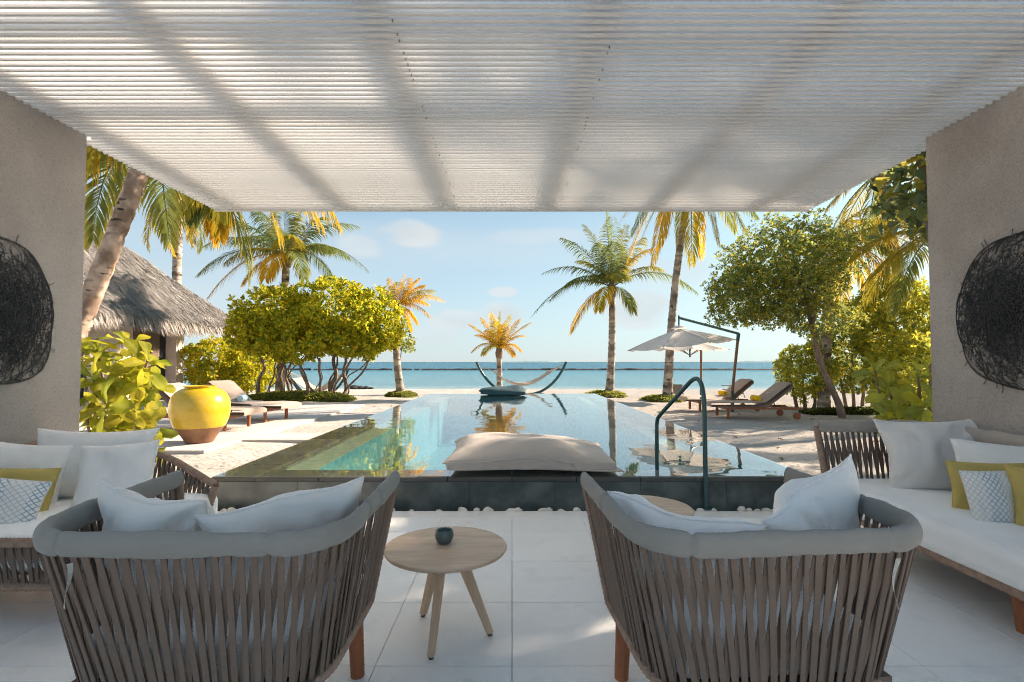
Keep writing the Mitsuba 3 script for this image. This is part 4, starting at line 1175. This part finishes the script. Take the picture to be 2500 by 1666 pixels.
cushion('pillow', 'pale crumpled pillow slumped in the left corner of the left armchair', upright(pillow(.46, .44, .17, 1, wr=.034, pinch=.15), (-1.19, 1.77, .615), -19, -18, 5), 'm_linen')
cushion('pillow', 'pale pillow with a pointed right corner on the right side of the left armchair', upright(pillow(.52, .44, .16, 2, wr=.034, pinch=.14), (-.775, 1.82, .60), 30, -18, -8), 'm_linen')
cushion('pillow', 'pale soft pillow slumped low on the left side of the right armchair', upright(pillow(.54, .42, .16, 3, wr=.034, pinch=.13), (.61, 1.86, .545), -33, -20, 4), 'm_white')
cushion('pillow', 'pale blue-grey pillow with a tall pointed corner on the right side of the right armchair', upright(pillow(.50, .46, .18, 4, wr=.030, pinch=.13), (1.06, 1.88, .62), 32, -14, -22), 'm_white')

# ---- sofa against the right wall
sf = thing('sofa', 'low woven sofa with thick white seat cushion along the right wall', 'sofa')
top = round_path([(2.20, 3.72, .785), (3.0 - .06, 3.72, .785), (3.0 - .06, 1.75, .785), (2.2, 1.75, .785)], .20, 200)
bot = round_path([(2.23, 3.62, .235), (2.88, 3.62, .235), (2.88, 1.85, .235), (2.23, 1.85, .235)], .16, 200)
part(sf, 'rail_sleeve', sleeve(top, 21, .045, .028), 'm_taupe', smooth=True)
part(sf, 'base_rail', rope_rail(bot, .022), 'm_rope', smooth=True)
part(sf, 'front_rail', rope_rail(np.array([bot[0], bot[-1]]), .026), 'm_rope', smooth=True)
part(sf, 'front_post', rope_rail(np.array([top[0], bot[0]]), .02), 'm_rope', smooth=True)
part(sf, 'front_post', rope_rail(np.array([top[-1], bot[-1]]), .02), 'm_rope', smooth=True)
straps(sf, top - (0, 0, .02), bot, .040, .020, 1.0, 23)
part(sf, 'seat_base', box(2.25, 2.87, 1.87, 3.6, .225, .25), 'm_strap')
part(sf, 'seat_cushion', xf(rbox(.72, 1.60, .165, .055, n=24, puff=.02), (2.545, 2.93 - .02, .335)), 'm_seat', smooth=True)
for x, y in ((2.36, 2.42), (2.80, 2.42), (2.36, 3.4), (2.80, 3.4)):
    part(sf, 'leg', tube([(x, y, .238), (x, y, .236), (x + .012, y - .012, 0)], [0, .036, .030], 16), 'm_teak', smooth=40)
cushion('pillow', 'large pale grey pillow standing at the far end of the right sofa', upright(pillow(.60, .49, .17, 5, wr=.028, pinch=.14), (2.745, 3.36, .64), -14, 18, -2), 'm_linen')
cushion('pillow', 'long white pillow leaning on the back of the right sofa behind the yellow ones', upright(pillow(.62, .40, .16, 6), (2.84, 2.86, .60), -48, 20, -2), 'm_white')
cushion('pillow', 'mustard pillow half hidden behind the patterned pillow on the right sofa', upright(pillow(.36, .29, .12, 7, pinch=.05), (2.63, 2.84, .55), -24, 16, -2), 'm_olive')
m = pillow(.25, .28, .11, 8, pinch=.04)
g = np.linspace(0, 1, 44)
g2 = np.sign(g - .5) * (1 - (1 - abs(2 * g - 1)) ** 1.7) / 2 + .5
uu, vv = np.meshgrid(g2, g2, indexing='ij')
UV = np.tile(np.stack([uu, vv], -1).reshape(-1, 2), (2, 1))
cushion('pillow', 'small grey and white diamond patterned pillow on the right sofa', upright(m, (2.515, 2.69, .54), -18, 16, -4), 'm_pattern', uv=UV)
cushion('pillow', 'mustard pillow cut by the frame edge on the right sofa', upright(pillow(.40, .34, .14, 9), (2.70, 2.52, .56), -40, 14, -4), 'm_olive')

# ---- chaise on the left
cs = thing('chaise', 'low woven rope daybed with white cushion along the left wall', 'sofa')
top = round_path([(-1.84, 2.42, .405), (-2.98, 2.42, .405), (-2.98, 2.80, .70), (-2.98, 3.36, .745), (-2.55, 3.40, .705), (-2.25, 3.38, .625), (-1.86, 3.24, .475)], .10, 200)
bot = round_path([(-1.86, 2.45, .19), (-2.94, 2.45, .19), (-2.94, 2.85, .19), (-2.94, 3.33, .19), (-2.5, 3.34, .21), (-2.2, 3.30, .24), (-1.90, 3.20, .28)], .10, 200)
part(cs, 'top_rail', rope_rail(top, .022), 'm_rope', smooth=True)
part(cs, 'base_rail', rope_rail(bot, .020), 'm_rope', smooth=True)
part(cs, 'front_rail', rope_rail(np.array([top[0] - (0, 0, .14), top[-1] - (0, 0, .20)]), .022), 'm_rope', smooth=True)
part(cs, 'front_post', rope_rail(np.array([top[-1], bot[-1]]), .022), 'm_rope', smooth=True)
part(cs, 'front_post', rope_rail(np.array([top[0], bot[0]]), .022), 'm_rope', smooth=True)
straps(cs, top, bot, .040, .019, .75, 33, mat_='m_strap')
part(cs, 'seat_base', box(-2.92, -1.9, 2.47, 3.2, .235, .255), 'm_strap')
part(cs, 'seat_cushion', xf(rbox(1.06, .88, .165, .05, n=24, puff=.012), (-2.40, 2.88, .335)), 'm_seat', smooth=True)
for x, y in ((-2.0, 2.6), (-2.8, 2.6), (-2.0, 3.1), (-2.8, 3.1)):
    part(cs, 'leg', tube([(x, y, .238), (x, y, .236), (x, y, 0)], [0, .032, .028], 14), 'm_teak', smooth=40)
cushion('pillow', 'largest white pillow standing at the back of the left daybed', upright(pillow(.70, .44, .17, 11, pinch=.13), (-2.60, 3.20, .615), 8, 16, 1), 'm_white')
cushion('pillow', 'square white pillow leaning in front of the largest one on the left daybed', upright(pillow(.42, .38, .15, 12), (-2.32, 3.03, .585), 4, 18, -5), 'm_white')
cushion('pillow', 'white pillow leaning on the left wall side of the daybed behind the mustard one', upright(pillow(.48, .40, .15, 13), (-2.88, 3.00, .585), 22, 16, 8), 'm_white')
cushion('pillow', 'mustard pillow behind the patterned pillow on the left daybed', upright(pillow(.44, .27, .12, 14, pinch=.06), (-2.78, 2.84, .53), 16, 16, 4), 'm_olive')
cushion('pillow', 'small blue and white diamond patterned pillow on the left daybed', upright(pillow(.40, .25, .11, 15, pinch=.05), (-2.66, 2.68, .52), 12, 16, 9), 'm_pattern', uv=UV)

# ------------------------------------------------------------------ tables and bowl


def table(label, pos, yaw):
    k = thing('side_table', label, 'side table', 'round wooden side tables')
    m = lathe([(.001, .377), (.262, .377), (.277, .384), (.282, .392), (.279, .399), (.272, .401), (.001, .401)], 72)
    part(k, 'tabletop', xf(m, pos, 0), 'm_oak', smooth=30)
    for a in (-100, -5, 130):
        ar = math.radians(a + yaw)
        d = np.array([math.cos(ar), math.sin(ar), 0])
        s = np.array([-d[1], d[0], 0])
        P = [np.array(pos) + d * .06 + (0, 0, .376), np.array(pos) + d * .075 + (0, 0, .33), np.array(pos) + d * .205 + (0, 0, .012)]
        V = []
        for p, a_, b_ in zip(P, (.045, .042, .024), (.016, .017, .013)):
            V += [p - d * a_ * .6 - s * b_, p + d * a_ * .6 - s * b_, p + d * a_ * .6 + s * b_, p - d * a_ * .6 + s * b_]
        i, j = np.meshgrid(np.arange(2), np.arange(4), indexing='ij')
        f = np.stack([i * 4 + j, i * 4 + (j + 1) % 4, (i + 1) * 4 + (j + 1) % 4, (i + 1) * 4 + j], -1).reshape(-1, 4)
        mm = tm(V, np.vstack([f, [[0, 3, 2, 1], [8, 9, 10, 11]]]))
        lg_ = part(k, 'leg', mm, 'm_oakleg')
        part(lg_, 'foot', xf(lathe([(.001, .013), (.011, .013), (.011, .0), (.001, .0)], 12), P[2] * (1, 1, 0)), 'm_pin', smooth=30)
    part(k, 'bracket', xf(box(-.03, .03, -.012, .012, .352, .377), pos, yaw), 'm_pin')
    return k


tb = at(1028, 1248, 2.40)
table('round wooden side table with a small bowl on it between the armchairs', (-.305, 2.40, 0), 0)
table('round wooden side table beyond the right armchair, near the handrail', (.77, 3.03, 0), 40)
bw_ = thing('bowl', 'small dark stone bowl on the round side table', 'bowl')
prof = [(.001, 0), (.024, 0), (.034, .008), (.042, .026), (.0435, .042), (.040, .058), (.037, .061), (.033, .058), (.034, .045), (.030, .040), (.001, .038)]
put(bw_, xf(lathe(prof, 40), (-.318, 2.43, .4015)), 'm_bowl', smooth=50)

# ------------------------------------------------------------------ handrail
hr = thing('handrail', 'bent dark metal handrail leading from the terrace into the pool', 'handrail')
A = hit(1622, 1169, .0)
top_ = at(1604, 858, 4.55)
B = hit(1507, 1056, PZ)
kink = at(1509, 962, B[1])
P = [A + (0, 0, .0), A + (0, 0, .3), A + (-.002, .0, .78)]
P += list(bez(A + (-.004, .0, .86), np.array([A[0] - .005, A[1] + .005, top_[2] + .07]), top_ + (kink - top_) * .22, 12)) + [top_ + (kink - top_) * .55, top_ + (kink - top_) * .85]
P += list(bez(top_ + (kink - top_) * .93, kink, kink + (0, 0, -.08), 6)[1:]) + [kink + (0, 0, -.3), B + (0, 0, -.4)]
part(hr, 'tube', tube(resample(np.array(P), 90), .0195, 14), 'm_rail', smooth=True)
part(hr, 'flange', xf(lathe([(.001, .014), (.03, .014), (.036, .010), (.05, .008), (.052, 0), (.001, 0)], 28), (A[0], A[1], 0)), 'm_rail', smooth=40)

# ------------------------------------------------------------------ beanbags on the pool


def beanbag(label, pos, w, d, h, yaw, seed, bsdf):
    k = thing('floating_cushion', label, 'floating cushion')
    m = pillow(w, d, h * 2, seed, pinch=.08, wr=.021, n=80)
    v = np.array(m.vertices)
    v[:, 2] = np.where(v[:, 2] > 0, v[:, 2] * .98 + .05, v[:, 2] * .30 - .0) + h * .10
    m = tm(v, m.faces)
    put(k, xf(m, pos, yaw), bsdf, smooth=True)
    v, n, g = np.array(m.vertices), 80, np.arange(80)
    loop = np.concatenate([g * n, (n - 1) * n + g, (n - 1 - g) * n + n - 1, n - 1 - g])
    P_ = v[loop]
    P_ = P_[np.append(True, np.linalg.norm(np.diff(P_, axis=0), axis=1) > 1e-5)]
    part(k, 'seam', xf(tube(P_, .008, 6), pos, yaw), bsdf, smooth=True)
    P = np.array([[-w / 2 * .97, -d / 2 * .93], [0, -d / 2 * .935], [w / 2 * .97, -d / 2 * .93]])
    return k


beanbag('large taupe floating cushion lying on the near edge of the pool', (.175, 5.0, .295), 1.56, 1.10, .175, 1, 31, 'm_bean')
p = hit(1156, 908, .27)
beanbag('dark grey floating cushion at the far end of the pool', (p[0], p[1] + .1, .30), 1.42, .9, .17, 0, 32, 'm_cushiongrey')

# ------------------------------------------------------------------ yellow jar
jar = thing('ceramic_jar', 'large glossy yellow jar with bare clay foot standing on the deck', 'jar')
vb = hit(443, 1019, .022)
R = 126 / 1176.5 * vb[1] / 2
H = R * 2.08
pts = np.array([(.46, 0), (.60, .12), (.76, .22), (.86, .30), (.95, .42), (1.0, .57), (.985, .70), (.90, .82), (.74, .905), (.55, .945), (.485, .955), (.48, .968), (.55, .985), (.54, 1.0), (.46, .985), (.44, .95), (.52, .90)]) * (R, H)
sm = smooth_path(np.hstack([pts, 0 * pts[:, :1]]), 80, 2)[:, :2]
cut = np.argmax(sm[:, 1] > .265 * H)
part(jar, 'foot', xf(lathe(np.vstack([[(.001, .001)], sm[:cut + 1]]), 64), (vb[0], vb[1] + R * .4, .022)), 'm_clay', smooth=40, label='bare brown clay foot of the jar')
part(jar, 'body', xf(lathe(sm[cut:] + np.array([[.004, 0]]), 64), (vb[0], vb[1] + R * .4, .022)), 'm_glaze', smooth=40)

# ------------------------------------------------------------------ wire wall discs


def wire_disc(label, x, inward, cy, cz_, ry, rz, seed):
    rg = np.random.default_rng(seed)
    k = thing('wall_disc', label, 'wall art', 'wire wall discs')
    tubes = []
    edge = lambda a: (abs(np.cos(a)) ** 3 + abs(np.sin(a)) ** 3) ** (-1 / 3) * (.97 + .035 * np.sin(2 * a + seed) + .03 * np.sin(3 * a + 1.7 * seed) + .015 * np.sin(7 * a))
    def emit(u, v, r):
        q = np.hypot(u, v)
        dome = .13 * np.clip(1 - q ** 2, 0, 1) ** .6 + .012 + rg.uniform(0, .03) * np.clip(1 - q, 0, 1)
        tubes.append(tube(np.stack([x + inward * dome, cy + u * ry, cz_ + v * rz], 1), r, 4))
    a = np.linspace(0, 2 * PI, 90)
    for w in range(5):
        e = edge(a) * (1 + rg.normal(0, .008, 90))
        e = np.convolve(np.pad(e, 3, mode='wrap'), np.ones(7) / 7, 'valid')
        emit(e * np.cos(a), e * np.sin(a), .0032)
    for w in range(1350):
        r0 = rg.random() ** .72 if w < 800 else rg.random() * .55
        th = rg.uniform(0, 2 * PI)
        n = 12
        head_, turn = rg.uniform(0, 2 * PI), rg.normal(0, .32)
        step = rg.uniform(.020, .045)
        ang = head_ + np.cumsum(np.full(n, turn) + rg.normal(0, .28, n))
        u = r0 * math.cos(th) + np.cumsum(np.cos(ang)) * step
        v = r0 * math.sin(th) + np.cumsum(np.sin(ang)) * step
        aa = np.arctan2(v, u)
        lim = edge(aa) * rg.uniform(.97, 1.0)
        q = np.hypot(u, v)
        sc = np.where(q > lim, lim / q, 1)
        emit(u * sc, v * sc, rg.uniform(.0017, .0027))
    for w in range(14):
        th = rg.uniform(0, 2 * PI)
        u = np.linspace(.9, rg.uniform(1.05, 1.14), 5)
        emit(u * math.cos(th) * edge(th), u * math.sin(th + .04) * edge(th), .0022)
    put(k, cat(tubes), 'm_wire', smooth=True)
    return k


wire_disc('black tangled wire disc on the left plaster wall', -3.05, 1, 2.97, 1.545, .40, .455, 2)
wire_disc('black tangled wire disc on the right plaster wall', 3.0, -1, 3.00, 1.545, .42, .455, 5)

# ------------------------------------------------------------------ sun loungers


def lounger(label, pos, yaw, back=46, towel=None, seed=0):
    k = thing('sun_lounger', label, 'sun lounger', 'sun loungers beside the pool')
    L, W = 1.95, .68
    M = lambda m: xf(m, pos, yaw)
    fr = [box(.30, L, s * W / 2 - .02 - .0, s * W / 2 + .02, .215, .265, .004) for s in (-1, 1)]
    for s, m in zip((-1, 1), fr):
        part(k, 'side_rail', M(m), 'm_teak')
        part(k, 'leg', M(box(.33, .385, s * W / 2 - .022, s * W / 2 + .022, 0, .214, .004)), 'm_teak')
        wl = xf(lathe([(.001, -.022), (.072, -.022), (.078, -.016), (.078, .016), (.072, .022), (.001, .022)], 28), (0, 0, 0), 0, 90)
        wl.apply_translation((L - .12, s * (W / 2 + .045), .078))
        part(k, 'wheel', M(wl), 'm_teak', smooth=40)
    part(k, 'cross_rail', M(box(.30, .34, -W / 2 + .021, W / 2 - .021, .215, .26)), 'm_teak')
    part(k, 'cross_rail', M(box(L - .16, L - .08, -W / 2 + .021, W / 2 - .021, .20, .25)), 'm_teak')
    for q in range(7):
        part(k, 'slat', M(box(.42 + q * .13, .50 + q * .13, -W / 2 + .021, W / 2 - .021, .235, .262)), 'm_teak')
    b = math.radians(back)
    hx, hz = 1.22, .33
    c_ = np.array([[0.0, .31], [hx, hz]])
    d = np.array([math.cos(b), math.sin(b)])
    nrm = np.array([-d[1], d[0]])
    th = .115
    prof = [(0.0, .27), (-.015, .30), (-.01, .36), (.03, .38)] + [(x, .385 + .004 * math.sin(x * 7)) for x in np.linspace(.1, hx - .12, 9)]
    e = np.array([hx, .27])
    prof += [tuple(e + nrm * th + d * .06)] + [tuple(e + nrm * th + d * t) for t in np.linspace(.15, .70, 7)] + [tuple(e + nrm * th * .8 + d * .755), tuple(e + nrm * th * .3 + d * .76), tuple(e + d * .73)] + [tuple(e + d * t) for t in np.linspace(.6, .1, 5)] + [(hx, .268), (.6, .267), (.1, .266)]
    prof = np.array(prof)
    n = 13
    ysl = np.linspace(-1, 1, n)
    V = []
    cen = prof.mean(0)
    for y in ysl:
        sh = 1 - .018 * max(0, abs(y) - .8) / .2
        q = prof.copy()
        q[:, 1] = np.where(q[:, 1] > .3, q[:, 1] - .02 * max(0, abs(y) - .75) / .25, q[:, 1])
        V.append(np.stack([q[:, 0], 0 * q[:, 0] + y * W / 2 * .99, q[:, 1]], 1))
    V = np.array(V)
    V[..., 2] += (meshkit.fbm(V * 5 + seed, 3, seed) - .5) * .02
    m_ = len(prof)
    i, j = np.meshgrid(np.arange(n - 1), np.arange(m_), indexing='ij')
    f = np.stack([i * m_ + j, i * m_ + (j + 1) % m_, (i + 1) * m_ + (j + 1) % m_, (i + 1) * m_ + j], -1).reshape(-1, 4)
    f3 = np.vstack([f[:, [0, 1, 2]], f[:, [0, 2, 3]]])
    ear = trimesh.creation.triangulate_polygon(__import__('shapely').Polygon(prof), engine='earcut')
    if len(ear[0]) == m_:
        f3 = np.vstack([f3, ear[1][:, ::-1], ear[1] + (n - 1) * m_])
    part(k, 'mattress', M(tm(V.reshape(-1, 3), f3)), 'm_lounge', smooth=45)
    part(k, 'prop', M(tube([(1.55, 0, .24), (1.46, 0, .48)], .012, 8)), 'm_pin')
    return k, M, e, d, nrm, th


def towel(label, M, yc=.0):
    t = xf(lathe([(.001, -.17), (.05, -.17), (.062, -.155), (.062, .155), (.05, .17), (.03, .165), (.001, .16)], 20), (0, 0, 0), 0, 90)
    t.apply_translation((1.10, yc, .385 + .064))
    put(thing('rolled_towel', label, 'towel', 'rolled yellow towels on the loungers'), M(t), 'm_towel', smooth=50)


def flower(parent, M, e, d, nrm, th):
    ms = []
    for q in range(5):
        a = q * 2 * PI / 5 + .3
        P = [(0, 0)] + [(.055 * t * math.cos(a + s), .055 * t * math.sin(a + s)) for t, s in ((.5, -.28), (.9, -.22), (1.05, 0), (.9, .22), (.5, .28))]
        v = np.array([[(e + nrm * (th + .012) + d * (.44 + u))[0], w, (e + nrm * (th + .012) + d * (.44 + u))[1]] for u, w in P])
        ms.append(tm(v, [[0, k_, k_ + 1] for k_ in range(1, 5)]))
    v = np.array([[(e + nrm * (th + .012) + d * (.33 + u))[0], w, (e + nrm * (th + .012) + d * (.33 + u))[1]] for u, w in ((-.012, -.10), (-.012, .10), (.006, .10), (.006, -.10))])
    ms.append(tm(v, [[0, 1, 2, 3]]))
    part(parent, 'emblem', M(cat(ms)), 'm_linen', label='pale flower emblem with a line below on the backrest')


pn = ghit(1612, 944)
k_, M, e, d_, nr_, th_ = lounger('near grey sun lounger with a yellow towel and a pale flower emblem on its back', (4.45, 11.75, -.02), -2, 38, seed=1)
towel('rolled yellow towel on the near right sun lounger', M, -.02)
flower(k_, M, e, d_, nr_, th_)
k_, M, e, d_, nr_, th_ = lounger('far grey sun lounger with a yellow towel behind the parasol pole', (4.45, 13.5, -.02), 2, 40, seed=2)
towel('rolled yellow towel on the far right sun lounger', M, -.02)
lounger('sun lounger on the left deck, the nearer one, its foot beside the yellow jar', (-4.72, 9.45, .022), 173, 40, seed=3)
lounger('sun lounger on the left deck, the farther one with a striped towel', (-4.62, 10.75, .022), 168, 40, seed=4)
rt_ = xf(lathe([(.001, -.16), (.06, -.16), (.07, -.14), (.07, .14), (.06, .16), (.001, .16)], 18), (0, 0, 0), 12, 90)
rt_.apply_translation((-5.75, 10.95, .022 + .455))
put(thing('striped_towel', 'rolled blue and white towel on the farther left lounger', 'towel'), rt_, 'm_stripe_towel', smooth=50)

# ------------------------------------------------------------------ parasols


def parasol(label, apex, rim, size, pole_top, pole_foot, hub_drop, yaw, seed, tilt=0):
    k = thing('parasol', label, 'parasol', 'cantilever parasols on the beach')
    ap = np.asarray(apex, float)
    n = 8
    rg = np.random.default_rng(seed)
    corners = []
    for q in range(n):
        a = math.radians(yaw) + q * 2 * PI / n
        r = size
        c = ap + np.array([r * math.cos(a), r * math.sin(a), -rim + tilt * math.cos(a) * r])
        corners.append(c)
    V, F, idx = [], [], 0
    for q in range(n):
        a, b = corners[q], corners[(q + 1) % n]
        m = 9
        for i in range(m):
            t = i / (m - 1)
            for j in range(m):
                s = j / (m - 1)
                e_ = a * (1 - s) + b * s
                e_ = e_ + (ap * (1, 1, 0) + e_ * (0, 0, 1) - e_) * (.07 * 4 * s * (1 - s)) * t
                P = ap * (1 - t) + e_ * t
                P = P + np.array([0, 0, -.10 * 4 * s * (1 - s) * t * .6 + .10 * t * (1 - t)])
                V.append(P)
        i, j = np.meshgrid(np.arange(m - 1), np.arange(m - 1), indexing='ij')
        F.append(np.stack([i * m + j, (i + 1) * m + j, (i + 1) * m + j + 1, i * m + j + 1], -1).reshape(-1, 4) + idx)
        idx += m * m
    part(k, 'canopy', tm(V, np.vstack(F)), 'm_canvas', smooth=50)
    vent = lathe([(.02, .05), (.10, .03), (.19, -.015), (.195, -.03)], 16)
    part(k, 'vent', xf(vent, ap + (0, 0, .03)), 'm_canvas', smooth=True)
    hub = ap - (0, 0, hub_drop)
    part(k, 'hub', tube([ap - (0, 0, .05), hub, hub - (0, 0, .06)], [.02, .028, .03], 10), 'm_green', smooth=True)
    for c in corners:
        rb_ = part(k, 'rib', tube([ap - (0, 0, .04), ap * .5 + c * .5 - (0, 0, -.005), c + (c - ap) * .015 - (0, 0, .015)], .011, 6), 'm_bark')
        part(rb_, 'strut', tube([hub, ap * .5 + c * .5 - (0, 0, .01)], .011, 6), 'm_bark')
    pt, pf = np.asarray(pole_top, float), np.asarray(pole_foot, float)
    low = pf + (pt - pf) * .2 * np.array([0, 0, 1]) + np.array([0, 0, .05])
    part(k, 'pole', tube([pf, low, pt], .036, 10), 'm_pole', smooth=True)
    part(k, 'pole_foot', tube([pf - (0, 0, .05), low + (pt - low) * .06], .042, 10), 'm_green', smooth=True)
    part(k, 'pole_head', tube([pt + (low - pt) * .12, pt], .044, 10), 'm_green', smooth=True)
    arm_end = ap + (0, 0, .28)
    part(k, 'arm', tube([pt + (0, 0, -.01), arm_end], .035, 8), 'm_green', smooth=True)
    part(k, 'hanger', tube([arm_end + (0, 0, .06), ap + (0, 0, .06)], .02, 8), 'm_green', smooth=True)
    return k


dd = 12.9
parasol('nearer off-white cantilever parasol with a leaning teak pole', at(1560, 756, dd), 37 * dd / 1176, 121 * dd / 1176, at(1697, 766, dd + .25), (at(1682, 905, dd + .25)[0], dd + .25, -.05), 32 * dd / 1176, 12, 1, .10)
dd = 17.0
parasol('farther off-white parasol with an upright pole, half hidden by the nearer one', at(1585, 785, dd), 18 * dd / 1176, 84 * dd / 1176, at(1611, 778, dd + .3), (at(1611, 905, dd + .3)[0], dd + .3, -.1), 32 * dd / 1176, 30, 2)

# ------------------------------------------------------------------ hammocks


def hammock(label, c, half, tip_z, yaw, base_z):
    k = thing('hammock', label, 'hammock', 'hammocks at the beach')
    R = lambda P: to_world(P, c, yaw)
    for s in (-1, 1):
        t = np.linspace(0, 1, 16)
        P = np.stack([s * half * (.12 + .88 * np.sin(t * 1.12) / math.sin(1.12)), 0 * t, base_z + .06 + (tip_z - base_z - .06) * (1 - np.cos(t * 1.35)) / (1 - math.cos(1.35))], 1)
        part(k, 'curved_post', tube(R(P), .05, 10), 'm_green', smooth=True)
        part(k, 'cross_foot', tube(R([(s * half * .5, -.55, base_z + .04), (s * half * .5, .55, base_z + .04)]), .045, 8), 'm_green')
    part(k, 'base_beam', tube(R([(-half * .5, 0, base_z + .06), (half * .5, 0, base_z + .06)]), .05, 8), 'm_green')
    sag = .42
    x = np.linspace(-1, 1, 33)
    bx = half * .62
    y = np.linspace(-1, 1, 17)
    zb = tip_z - .36
    V = np.array([[(u * bx, v * .42, zb - sag * (1 - u * u) - .10 * (1 - v * v) * (1 - u * u)) for v in y] for u in x])
    n, m = 33, 17
    V = R(V.reshape(-1, 3)).reshape(n, m, 3)
    net = [tube(V[:, j], .006, 4) for j in range(m)] + [tube(V[i], .005, 4) for i in range(0, n)]
    net.append(tm(V.reshape(-1, 3), np.stack([(i_ := np.arange(n - 1)[:, None] * m + np.arange(m - 1)), i_ + m, i_ + m + 1, i_ + 1], -1).reshape(-1, 4)))
    part(k, 'net', cat(net), 'm_net', smooth=True)
    for s, e_ in ((-1, V[0]), (1, V[-1])):
        part(k, 'spreader_bar', tube([e_[0] + (e_[0] - e_[-1]) * .06, e_[-1] + (e_[-1] - e_[0]) * .06], .022, 8), 'm_oakleg')
        tip = R([(s * half * .97, 0, tip_z - .08)])[0]
        for j in range(0, m, 2):
            part(k, 'cord', tube([tip, e_[j]], .0045, 4), 'm_net')
    return k


dd = 19.0
hammock('rope hammock on a dark curved stand at the far end of the pool', (at(1199, 850, dd)[0], dd, 0), 104 * dd / 1176, 1.25, 7, .0 - .02)
dd = 20.5
hammock('pale hammock glimpsed between the stems of the multi-stemmed tree', (at(730, 850, dd)[0], dd, 0), 75 * dd / 1176, .95, -10, -.15)


# ------------------------------------------------------------------ two low beach chairs near the water
def beach_chair(label, px, py, d, yaw):
    p = at(px, py, d)
    k = thing('beach_chair', label, 'chair', 'low slatted chairs near the water')
    z = float(gz(d))
    h = p[2] - z
    M = lambda m: xf(m, (p[0], d, z), yaw)
    for s in (-1, 1):
        part(k, 'frame', M(tube([(s * .27, -.1, 0), (s * .27, .10, h)], .018, 8)), 'm_wickergrey')
        part(k, 'leg', M(tube([(s * .27, .45, 0), (s * .27, .0, .30)], .018, 8)), 'm_wickergrey')
        part(k, 'arm', M(box(s * .27 - .03, s * .27 + .03, -.05, .5, .44, .47)), 'm_wickergrey')
    for q in range(8):
        t = .3 + .085 * q
        part(k, 'back_slat', M(box(-.26, .26, -.1 + .2 * t - .008, -.1 + .2 * t + .008, h * t, h * t + .06)), 'm_wickergrey')
    part(k, 'seat', M(box(-.26, .26, .0, .5, .28, .31)), 'm_wickergrey')


beach_chair('low grey slatted chair near the water beside the leaning palm', 1553, 884, 19.5, 8)
beach_chair('low grey slatted chair near the water behind the far lounger', 1694, 886, 19.5, 20)
